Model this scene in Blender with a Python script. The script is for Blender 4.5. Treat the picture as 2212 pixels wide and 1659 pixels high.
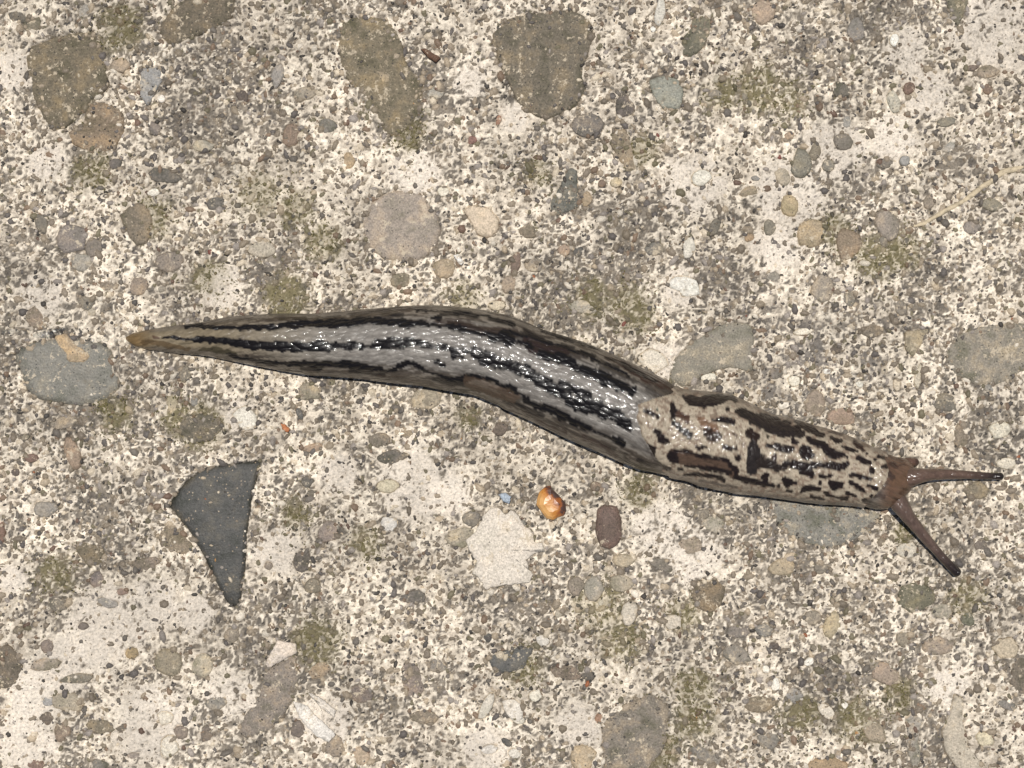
import bpy, math, random
import numpy as np

# ------------------------------------------------------------------ scale
S = 0.1536 / 2212.0          # metres of ground per picture unit (picture taken as 2212 x 1659)
D = 0.32                     # camera height above the concrete
MM = 0.001
rng = np.random.default_rng(7)
random.seed(7)

def P(u, v, z=0.0):
    k = S * (D - z) / D
    return (u - 1106.0) * k, (829.5 - v) * k
def UV(x, y, z):
    k = D / (D - z) / S
    return 1106.0 + x * k, 829.5 - y * k

# ------------------------------------------------------------------ camera, sky, sun, exposure
scene = bpy.context.scene
for o in list(bpy.data.objects): bpy.data.objects.remove(o)
col = scene.collection
cam = bpy.data.cameras.new('camera')
cam.sensor_width = 36.0
cam.lens = 36.0 * D / 0.1536
cam.clip_start = 0.01
cam.clip_end = 50.0
camo = bpy.data.objects.new('camera', cam); col.objects.link(camo)
camo.location = (0, 0, D)
scene.camera = camo

SUN_EL, SUN_AZ = 81.0, 100.0      # azimuth counter-clockwise from +x: light comes from the top of the picture, a little left
sd = (math.cos(math.radians(SUN_EL)) * math.cos(math.radians(SUN_AZ)),
      math.cos(math.radians(SUN_EL)) * math.sin(math.radians(SUN_AZ)),
      math.sin(math.radians(SUN_EL)))
world = bpy.data.worlds.new('World'); scene.world = world
world.use_nodes = True
wn = world.node_tree.nodes; wl = world.node_tree.links
bg = wn['Background']
sky = wn.new('ShaderNodeTexSky'); sky.sky_type = 'NISHITA'
sky.sun_disc = False
sky.sun_elevation = math.radians(SUN_EL)
sky.sun_rotation = math.radians(90.0 - SUN_AZ)
wl.new(sky.outputs['Color'], bg.inputs['Color'])
bg.inputs['Strength'].default_value = 0.06
sun = bpy.data.lights.new('sun', 'SUN')
sun.energy = 4.7
sun.angle = math.radians(0.55)
sun.color = (1.0, 0.965, 0.915)
suno = bpy.data.objects.new('sun', sun); col.objects.link(suno)
from mathutils import Vector
suno.rotation_euler = Vector(sd).to_track_quat('Z', 'Y').to_euler()
suno.location = (0, 0.3, 1)
vs = scene.view_settings
vs.view_transform = 'Standard'; vs.look = 'None'; vs.gamma = 1.0; vs.exposure = 0.0
vs.use_curve_mapping = False

# ------------------------------------------------------------------ small tools
KA = 0.72                     # photo colour -> base colour
def lin(c):
    c = np.asarray(c, float) / 255.0
    return np.where(c <= 0.04045, c / 12.92, ((c + 0.055) / 1.055) ** 2.4)
def alb(r, g, b, k=KA):
    return tuple(lin((r, g, b)) * k)

def _hash(ix, iy, seed):
    n = (ix.astype(np.int64) * 374761393 + iy.astype(np.int64) * 668265263 + seed * 1442695041) & 0x7fffffff
    n = ((n ^ (n >> 13)) * 1274126177) & 0x7fffffff
    n = n ^ (n >> 16)
    return (n & 0xffff) / 65535.0
def vnoise(x, y, seed=0):
    ix = np.floor(x); iy = np.floor(y)
    fx = x - ix; fy = y - iy
    fx = fx * fx * (3 - 2 * fx); fy = fy * fy * (3 - 2 * fy)
    a = _hash(ix, iy, seed); b = _hash(ix + 1, iy, seed)
    c = _hash(ix, iy + 1, seed); d = _hash(ix + 1, iy + 1, seed)
    return (a * (1 - fx) + b * fx) * (1 - fy) + (c * (1 - fx) + d * fx) * fy
def fbm(x, y, oct=4, seed=0, gain=0.5):
    s = 0; a = 1.0; t = 0
    for i in range(oct):
        s = s + a * vnoise(x * 2 ** i + 17.3 * i, y * 2 ** i - 9.1 * i, seed + i * 31); t += a; a *= gain
    return s / t
def smooth(a, b, x):
    t = np.clip((x - a) / (b - a), 0, 1)   # a > b gives a falling step
    return t * t * (3 - 2 * t)

def mesh_np(name, verts, faces_idx, loops_per_face, smooth_shade=True):
    """verts (n,3); faces_idx flat int array; loops_per_face 3 or 4"""
    me = bpy.data.meshes.new(name)
    n = len(verts); nl = len(faces_idx); nf = nl // loops_per_face
    me.vertices.add(n); me.vertices.foreach_set('co', np.asarray(verts, np.float32).ravel())
    me.loops.add(nl); me.loops.foreach_set('vertex_index', np.asarray(faces_idx, np.int32))
    me.polygons.add(nf)
    me.polygons.foreach_set('loop_start', np.arange(0, nl, loops_per_face, dtype=np.int32))
    me.polygons.foreach_set('loop_total', np.full(nf, loops_per_face, np.int32))
    me.polygons.foreach_set('use_smooth', np.full(nf, smooth_shade, bool))
    me.update(calc_edges=True); me.validate()
    return me
def set_col(me, name, rgb):
    at = me.attributes.new(name, 'FLOAT_COLOR', 'POINT')
    a = np.ones((len(rgb), 4), np.float32); a[:, :3] = rgb
    at.data.foreach_set('color', a.ravel())
def set_vec(me, name, v):
    at = me.attributes.new(name, 'FLOAT_VECTOR', 'POINT')
    at.data.foreach_set('vector', np.asarray(v, np.float32).ravel())
def add(name, me, mat=None, parent=None):
    o = bpy.data.objects.new(name, me); col.objects.link(o)
    if mat: me.materials.append(mat) if len(me.materials) == 0 else None
    if parent: o.parent = parent
    return o
def tag(o, label, cat, group=None, kind=None):
    o['label'] = label; o['category'] = cat
    if group: o['group'] = group
    if kind: o['kind'] = kind
    return o

# ------------------------------------------------------------------ node helpers
def newmat(name):
    m = bpy.data.materials.new(name); m.use_nodes = True
    nt = m.node_tree
    return m, nt, nt.nodes['Principled BSDF']
def node(nt, t, **kw):
    n = nt.nodes.new(t)
    for k, v in kw.items(): setattr(n, k, v)
    return n
def ramp(nt, fac, stops):
    r = nt.nodes.new('ShaderNodeValToRGB')
    e = r.color_ramp.elements
    while len(e) < len(stops): e.new(0.5)
    for i, (p, c) in enumerate(stops):
        e[i].position = p; e[i].color = (c[0], c[1], c[2], 1) if len(c) == 3 else c
    nt.links.new(fac, r.inputs['Fac'])
    return r.outputs['Color']
def mixc(nt, fac, a, b, mode='MIX'):
    n = nt.nodes.new('ShaderNodeMix'); n.data_type = 'RGBA'; n.blend_type = mode
    for i, (sock, val) in enumerate(((n.inputs[0], fac), (n.inputs[6], a), (n.inputs[7], b))):
        if hasattr(val, 'is_linked') or hasattr(val, 'links'): nt.links.new(val, sock)
        elif isinstance(val, (int, float)): sock.default_value = val
        else: sock.default_value = (*val[:3], 1)
    return n.outputs[2]
def noise(nt, vec, scale, detail=3, rough=0.6):
    n = node(nt, 'ShaderNodeTexNoise'); n.inputs['Scale'].default_value = scale
    n.inputs['Detail'].default_value = detail; n.inputs['Roughness'].default_value = rough
    nt.links.new(vec, n.inputs['Vector'])
    return n
def voro(nt, vec, scale, feature='F1'):
    n = node(nt, 'ShaderNodeTexVoronoi'); n.feature = feature
    n.inputs['Scale'].default_value = scale
    nt.links.new(vec, n.inputs['Vector'])
    return n
def bump(nt, h, strength, dist, normal=None):
    b = node(nt, 'ShaderNodeBump'); b.inputs['Strength'].default_value = strength
    b.inputs['Distance'].default_value = dist
    nt.links.new(h, b.inputs['Height'])
    if normal is not None: nt.links.new(normal, b.inputs['Normal'])
    return b.outputs['Normal']
def grey(v): return (v, v, v)

# ------------------------------------------------------------------ materials
# cement paste between the grains
m_cem, nt, bs = newmat('cement')
at = node(nt, 'ShaderNodeAttribute', attribute_name='tint')
tc = node(nt, 'ShaderNodeTexCoord'); ob = tc.outputs['Object']
n1 = noise(nt, ob, 2600, 4, 0.7)
fa = node(nt, 'ShaderNodeAttribute', attribute_name='fine')
nl = noise(nt, ob, 1150, 5, 0.62); nz = noise(nt, ob, 130, 4, 0.6)
az = node(nt, 'ShaderNodeMath', operation='MULTIPLY_ADD'); nt.links.new(nz.outputs['Fac'], az.inputs[0]); az.inputs[1].default_value = 0.45; nt.links.new(nl.outputs['Fac'], az.inputs[2])
vg = voro(nt, ob, 1250)
vgs = node(nt, 'ShaderNodeSeparateColor'); nt.links.new(vg.outputs['Color'], vgs.inputs['Color'])
gcol = ramp(nt, vgs.outputs['Red'], [(0.0, alb(60, 57, 54)), (0.2, alb(104, 97, 88)), (0.5, alb(134, 124, 110)), (0.8, alb(150, 139, 122)), (1.0, alb(112, 106, 78))])
farc = mixc(nt, ramp(nt, az.outputs[0], [(0.69, grey(0)), (0.77, grey(1))]), gcol, alb(226, 213, 193))
basec = mixc(nt, fa.outputs['Fac'], farc, at.outputs['Color'])
c1 = mixc(nt, 1.0, basec, ramp(nt, n1.outputs['Fac'], [(0.28, grey(0.5)), (0.5, grey(1.0)), (0.70, grey(1.26))]), 'MULTIPLY')
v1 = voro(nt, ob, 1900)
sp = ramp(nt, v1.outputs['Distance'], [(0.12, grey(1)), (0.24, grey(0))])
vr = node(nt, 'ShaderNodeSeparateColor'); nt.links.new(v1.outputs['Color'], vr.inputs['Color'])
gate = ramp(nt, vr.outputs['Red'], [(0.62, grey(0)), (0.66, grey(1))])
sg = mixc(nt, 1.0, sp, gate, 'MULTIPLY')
spcol = ramp(nt, vr.outputs['Green'], [(0.0, alb(40, 38, 36)), (0.30, alb(62, 57, 52)), (0.42, alb(112, 102, 90)), (0.75, alb(140, 126, 108)), (1.0, alb(96, 92, 72))])  # darkest specks put the black shade of pores into the colour
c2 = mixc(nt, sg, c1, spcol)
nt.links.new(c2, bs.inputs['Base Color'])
bs.inputs['Roughness'].default_value = 0.9
bs.inputs['Specular IOR Level'].default_value = 0.25
nb = noise(nt, ob, 4200, 5, 0.7)
nt.links.new(bump(nt, nb.outputs['Fac'], 0.7, 0.00018), bs.inputs['Normal'])

# sand grains, colour carried by each grain
m_grain, nt, bs = newmat('sand')
at = node(nt, 'ShaderNodeAttribute', attribute_name='tint')
tc = node(nt, 'ShaderNodeTexCoord'); ob = tc.outputs['Object']
n1 = noise(nt, ob, 5200, 3, 0.7)
nt.links.new(mixc(nt, 1.0, at.outputs['Color'], ramp(nt, n1.outputs['Fac'], [(0.3, grey(0.62)), (0.55, grey(1.05)), (0.75, grey(1.4))]), 'MULTIPLY'), bs.inputs['Base Color'])
bs.inputs['Roughness'].default_value = 0.62
bs.inputs['Specular IOR Level'].default_value = 0.35
nt.links.new(bump(nt, n1.outputs['Fac'], 0.5, 0.0001), bs.inputs['Normal'])

# stones: colour from the object, worn and speckled
def stone_mat(name, rough, speck, wet=False, film=0.0, mott=1.0):
    m, nt, bs = newmat(name)
    oi = node(nt, 'ShaderNodeObjectInfo')
    geo = node(nt, 'ShaderNodeNewGeometry')
    ps = geo.outputs['Position']
    n0 = noise(nt, ps, 320, 5, 0.65)
    base = mixc(nt, 1.0, oi.outputs['Color'], ramp(nt, n0.outputs['Fac'], [(0.32, (1 - .30 * mott, 1 - .28 * mott, 1 - .34 * mott)), (0.5, grey(1.0)), (0.68, (1 + .34 * mott, 1 + .26 * mott, 1 + .12 * mott))]), 'MULTIPLY')
    n1 = noise(nt, ps, 3600, 4, 0.75)
    base = mixc(nt, 1.0, base, ramp(nt, n1.outputs['Fac'], [(0.30, grey(0.5)), (0.5, grey(1.0)), (0.70, grey(1.5))]), 'MULTIPLY')
    v = voro(nt, ps, 1800)
    vs_ = node(nt, 'ShaderNodeSeparateColor'); nt.links.new(v.outputs['Color'], vs_.inputs['Color'])
    sp = ramp(nt, v.outputs['Distance'], [(0.10, grey(1)), (0.26, grey(0))])
    gate = ramp(nt, vs_.outputs['Red'], [(1 - speck, grey(0)), (1 - speck + 0.04, grey(1))])
    spc = ramp(nt, vs_.outputs['Green'], [(0.0, alb(48, 46, 44)), (0.55, alb(66, 62, 56)), (0.62, alb(190, 172, 145)), (1.0, alb(150, 130, 105))])
    base = mixc(nt, mixc(nt, 1.0, sp, gate, 'MULTIPLY'), base, spc)
    if film > 0:      # paste and dirt still clinging to the stone
        nf = noise(nt, ps, 1300, 6, 0.72)
        nf2 = noise(nt, ps, 330, 3, 0.6)
        am = node(nt, 'ShaderNodeMath', operation='MULTIPLY_ADD'); nt.links.new(nf2.outputs['Fac'], am.inputs[0]); am.inputs[1].default_value = 0.5; nt.links.new(nf.outputs['Fac'], am.inputs[2])
        base = mixc(nt, ramp(nt, am.outputs[0], [(0.86 - film, grey(0)), (0.90 - film, grey(0.85))]), base, alb(206, 190, 164))
        nd = noise(nt, ps, 900, 5, 0.7)
        base = mixc(nt, ramp(nt, nd.outputs['Fac'], [(0.60 - film * 0.4, grey(0)), (0.68 - film * 0.4, grey(0.6))]), base, alb(88, 80, 66))
    nt.links.new(base, bs.inputs['Base Color'])
    bs.inputs['Roughness'].default_value = rough
    bs.inputs['Specular IOR Level'].default_value = 0.4
    n2 = noise(nt, ps, 2400, 5, 0.7)
    nt.links.new(bump(nt, n2.outputs['Fac'], 0.55, 0.00022), bs.inputs['Normal'])
    if wet:
        bs.inputs['Coat Weight'].default_value = 0.25
        bs.inputs['Coat Roughness'].default_value = 0.2
    return m
m_stone = stone_mat('stone', 0.85, 0.66, film=0.012, mott=1.5)
m_smooth = stone_mat('smooth_stone', 0.7, 0.4, film=0.004)
m_wet = stone_mat('wet_stone', 0.5, 0.5, film=0.01)
m_chip = stone_mat('pale_chip', 0.75, 0.10, film=0.02, mott=0.4)

# slug skin
def skin_mat(name, bumpscale, bdist, stretch):
    m, nt, bs = newmat(name)
    at = node(nt, 'ShaderNodeAttribute', attribute_name='skin')
    sc = node(nt, 'ShaderNodeAttribute', attribute_name='skin_co')
    mp = node(nt, 'ShaderNodeMapping'); mp.inputs['Scale'].default_value = (stretch, 1, 1)
    nt.links.new(sc.outputs['Vector'], mp.inputs['Vector'])
    n1 = noise(nt, mp.outputs['Vector'], 1.6, 4, 0.7)
    nt.links.new(mixc(nt, 1.0, at.outputs['Color'], ramp(nt, n1.outputs['Fac'], [(0.3, grey(0.72)), (0.5, grey(1.0)), (0.7, grey(1.25))]), 'MULTIPLY'), bs.inputs['Base Color'])
    bs.inputs['Roughness'].default_value = 0.36
    bs.inputs['Specular IOR Level'].default_value = 0.16
    bs.inputs['Coat Weight'].default_value = 0.30
    bs.inputs['Coat Roughness'].default_value = 0.06
    v = voro(nt, mp.outputs['Vector'], bumpscale, 'F1')
    n2 = noise(nt, mp.outputs['Vector'], bumpscale * 1.9, 3, 0.6)
    sq = node(nt, 'ShaderNodeMath', operation='POWER'); nt.links.new(v.outputs['Distance'], sq.inputs[0]); sq.inputs[1].default_value = 2.0
    b1 = bump(nt, sq.outputs[0], 1.0, -bdist)
    b2 = bump(nt, n2.outputs['Fac'], 1.0, bdist * 0.35, b1)
    nt.links.new(b2, bs.inputs['Normal'])
    nt.links.new(b2, bs.inputs['Coat Normal'])
    return m
m_skin = skin_mat('slug_skin', 1.6, 0.00021, 0.42)
m_mantle = skin_mat('mantle_skin', 1.7, 0.00014, 0.8)
m_mantle.node_tree.nodes['Principled BSDF'].inputs['Coat Roughness'].default_value = 0.06

m_tent = skin_mat('tentacle_skin', 1.6, 0.00012, 0.8)
m_tent.node_tree.nodes['Principled BSDF'].inputs['Coat Roughness'].default_value = 0.17
m_tent.node_tree.nodes['Principled BSDF'].inputs['Coat Weight'].default_value = 0.7
def plain(name, c, rough=0.6, coat=0.0, nsc=1500, var=0.35, bd=0.0002):
    m, nt, bs = newmat(name)
    geo = node(nt, 'ShaderNodeNewGeometry')
    n = noise(nt, geo.outputs['Position'], nsc, 5, 0.7)
    nt.links.new(mixc(nt, 1.0, c, ramp(nt, n.outputs['Fac'], [(0.3, grey(1 - var)), (0.5, grey(1)), (0.7, grey(1 + var * 0.6))]), 'MULTIPLY'), bs.inputs['Base Color'])
    bs.inputs['Roughness'].default_value = rough
    bs.inputs['Coat Weight'].default_value = coat; bs.inputs['Coat Roughness'].default_value = 0.1
    nt.links.new(bump(nt, n.outputs['Fac'], 0.5, bd), bs.inputs['Normal'])
    return m
m_straw = plain('straw', alb(204, 187, 156), 0.8, nsc=1100, var=0.5)
m_moss = plain('moss', alb(110, 103, 62), 0.85, nsc=900, var=0.5)
m_eye = plain('eye', alb(22, 18, 17), 0.3, 0.9)

# ------------------------------------------------------------------ what lies in the concrete: hand-placed stones
# nine working crops of the picture, 1/3 unit per crop unit
CO = {1: (0, 0), 2: (737.33, 0), 3: (1474.67, 0), 4: (0, 553), 5: (737.33, 553), 6: (1474.67, 553),
      7: (0, 1106), 8: (737.33, 1106), 9: (1474.67, 1106)}
def cc(n, x, y): return CO[n][0] + x / 3.0, CO[n][1] + y / 3.0

# polygons: (crop, colour, material, height of the top above the cement in mm, points)
POLY = [
 (1, (124,110,86), 's', 0.10, [(160,320),(300,255),(420,220),(600,190),(680,350),(690,480),(710,560),(600,640),(540,720),(430,830),(330,850),(250,720),(190,560)]),
 (1, (148,124,98), 's', 0.05, [(560,690),(680,660),(790,720),(810,850),(740,960),(600,1000),(460,930),(440,850),(540,800)]),
 (1, (118,104,84), 's', 0.45, [(1160,10),(1300,-30),(1530,-30),(1510,120),(1400,190),(1250,240),(1130,300),(1050,260),(1020,190),(1080,100)]),
 (1, (148,148,152), 'm', 0.2, [(920,440),(1040,430),(1050,520),(1010,590),(960,690),(910,640),(905,520)]),
 (2, (130,116,90), 's', 0.10, [(0,130),(150,100),(320,130),(400,280),(420,420),(540,540),(520,700),(480,800),(360,900),(260,850),(220,720),(150,620),(30,520),(-30,330)]),
 (2, (166,146,116), 's', 0.30, [(220,380),(310,350),(390,430),(380,540),(310,580),(220,560),(190,480)]),
 (2, (122,110,92), 's', 0.10, [(960,220),(1100,100),(1250,90),(1500,60),(1640,150),(1620,300),(1550,480),(1600,600),(1480,720),(1300,780),(1150,680),(1060,500),(1000,330)]),
 (2, (150,152,140), 'm', 0.40, [(1990,520),(2080,490),(2180,510),(2225,600),(2195,710),(2080,705),(2020,620)]),
 (2, (112,112,106), 's', 0.1, [(1480,1080),(1530,1100),(1535,1350),(1400,1400),(1340,1340),(1420,1200)]),
 (2, (166,149,136), 'm', 0.25, [(130,1440),(190,1300),(300,1240),(420,1230),(540,1260),(620,1380),(650,1500),(610,1620),(480,1700),(280,1690),(170,1600)]),
 (2, (222,196,166), 'c', 0.6, [(790,1360),(850,1330),(960,1350),(1020,1420),(1020,1490),(960,1540),(890,1530),(840,1440)]),
 (2, (156,136,110), 's', 0.1, [(1770,830),(1850,840),(1890,980),(1905,1100),(1860,1130),(1790,1010),(1740,930)]),
 (3, (120,115,96), 's', 0.3, [(100,80),(170,100),(200,170),(120,330),(40,380),(-10,350),(-10,280),(60,140)]),
 (3, (125,118,96), 's', 0.1, [(1700,-20),(1860,-20),(1830,80),(1790,170),(1740,120)]),
 (4, (126,123,114), 'w', 0.25, [(90,640),(150,580),(330,530),(520,530),(650,560),(740,620),(740,740),(800,830),(700,930),(520,980),(400,950),(230,930),(150,830)]),
 (4, (186,156,116), 's', 0.85, [(350,520),(430,500),(500,580),(590,640),(560,690),(440,690),(430,620),(380,580)]),
 (4, (68,68,66), 'k', -0.15, [(1692,1325),(1500,1342),(1320,1372),(1215,1455),(1115,1565),(1095,1625),(1155,1700),(1230,1790),(1320,1950),(1410,2130),(1464,2240),(1515,2282),(1560,2240),(1584,2060),(1600,1790),(1635,1580),(1660,1460)]),
 (4, (116,106,90), 's', 0.05, [(1150,1060),(1260,1010),(1430,1040),(1480,1090),(1400,1190),(1250,1220),(1160,1160)]),
 (6, (146,138,123), 'm', 0.35, [(0,600),(120,520),(260,430),(420,430),(470,470),(460,760),(330,720),(200,750),(60,820),(0,860),(-100,800),(-60,670)]),
 (6, (150,140,126), 's', 0.3, [(1720,560),(1850,480),(2000,440),(2230,420),(2260,700),(2100,830),(1900,840),(1760,770),(1700,680)]),
 (6, (166,150,121), 's', 0.4, [(1440,490),(1600,470),(1530,600),(1490,660),(1440,600)]),
 (6, (141,138,132), 's', 0.1, [(560,1560),(800,1600),(1050,1620),(1300,1660),(1250,1760),(1100,1850),(950,1900),(760,1850),(620,1770)]),
 (7, (126,111,86), 's', 0.35, [(480,230),(560,190),(680,240),(670,330),(580,370)]),
 (7, (146,132,122), 's', 0.2, [(1700,1050),(1850,950),(1940,900),(1930,1050),(1950,1150),(1780,1400),(1600,1480),(1530,1420),(1600,1300),(1680,1200)]),
 (7, (150,130,106), 's', 0.05, [(1000,150),(1100,70),(1210,130),(1260,250),(1180,280),(1060,230)]),
 (7, (120,106,90), 's', 0.2, [(-40,880),(60,860),(120,920),(150,1030),(100,1120),(20,1150),(-40,1120)]),
 (8, (95,95,95), 'm', 0.15, [(950,940),(1050,900),(1150,870),(1250,880),(1230,940),(1180,1020),(1050,1050),(970,1010)]),
 (8, (146,128,120), 's', 0.15, [(400,980),(450,950),(520,1040),(540,1150),(500,1210),(430,1200),(390,1100)]),
 (8, (140,128,116), 's', 0.15, [(1680,1380),(1850,1230),(2000,1170),(2130,1250),(2110,1500),(2000,1680),(1700,1680),(1690,1500)]),
 (9, (130,112,89), 's', 0.35, [(40,510),(110,440),(230,440),(280,500),(260,600),(180,660),(90,630)]),
 (9, (121,116,92), 's', 0.4, [(1400,490),(1500,450),(1600,480),(1650,560),(1600,620),(1480,655),(1390,600)]),
 (9, (196,181,160), 'c', 0.2, [(1760,1180),(1820,1200),(1800,1320),(1840,1450),(1860,1560),(2000,1690),(1800,1690),(1700,1560),(1680,1420),(1720,1320)]),
 (9, (165,155,145), 's', 0.1, [(1440,1280),(1530,1240),(1560,1330),(1530,1480),(1550,1620),(1500,1680),(1460,1560)]),
 (9, (180,146,101), 'm', 0.4, [(790,1640),(860,1600),(1000,1590),(1080,1640),(1080,1710),(800,1710)]),
 (9, (196,176,146), 'c', 0.3, [(2000,880),(2050,820),(2140,810),(2180,880),(2160,940),(2060,950)]),
 (9, (130,115,100), 's', 0.3, [(2140,960),(2230,940),(2260,1180),(2180,1180),(2120,1120)]),
]
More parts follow.
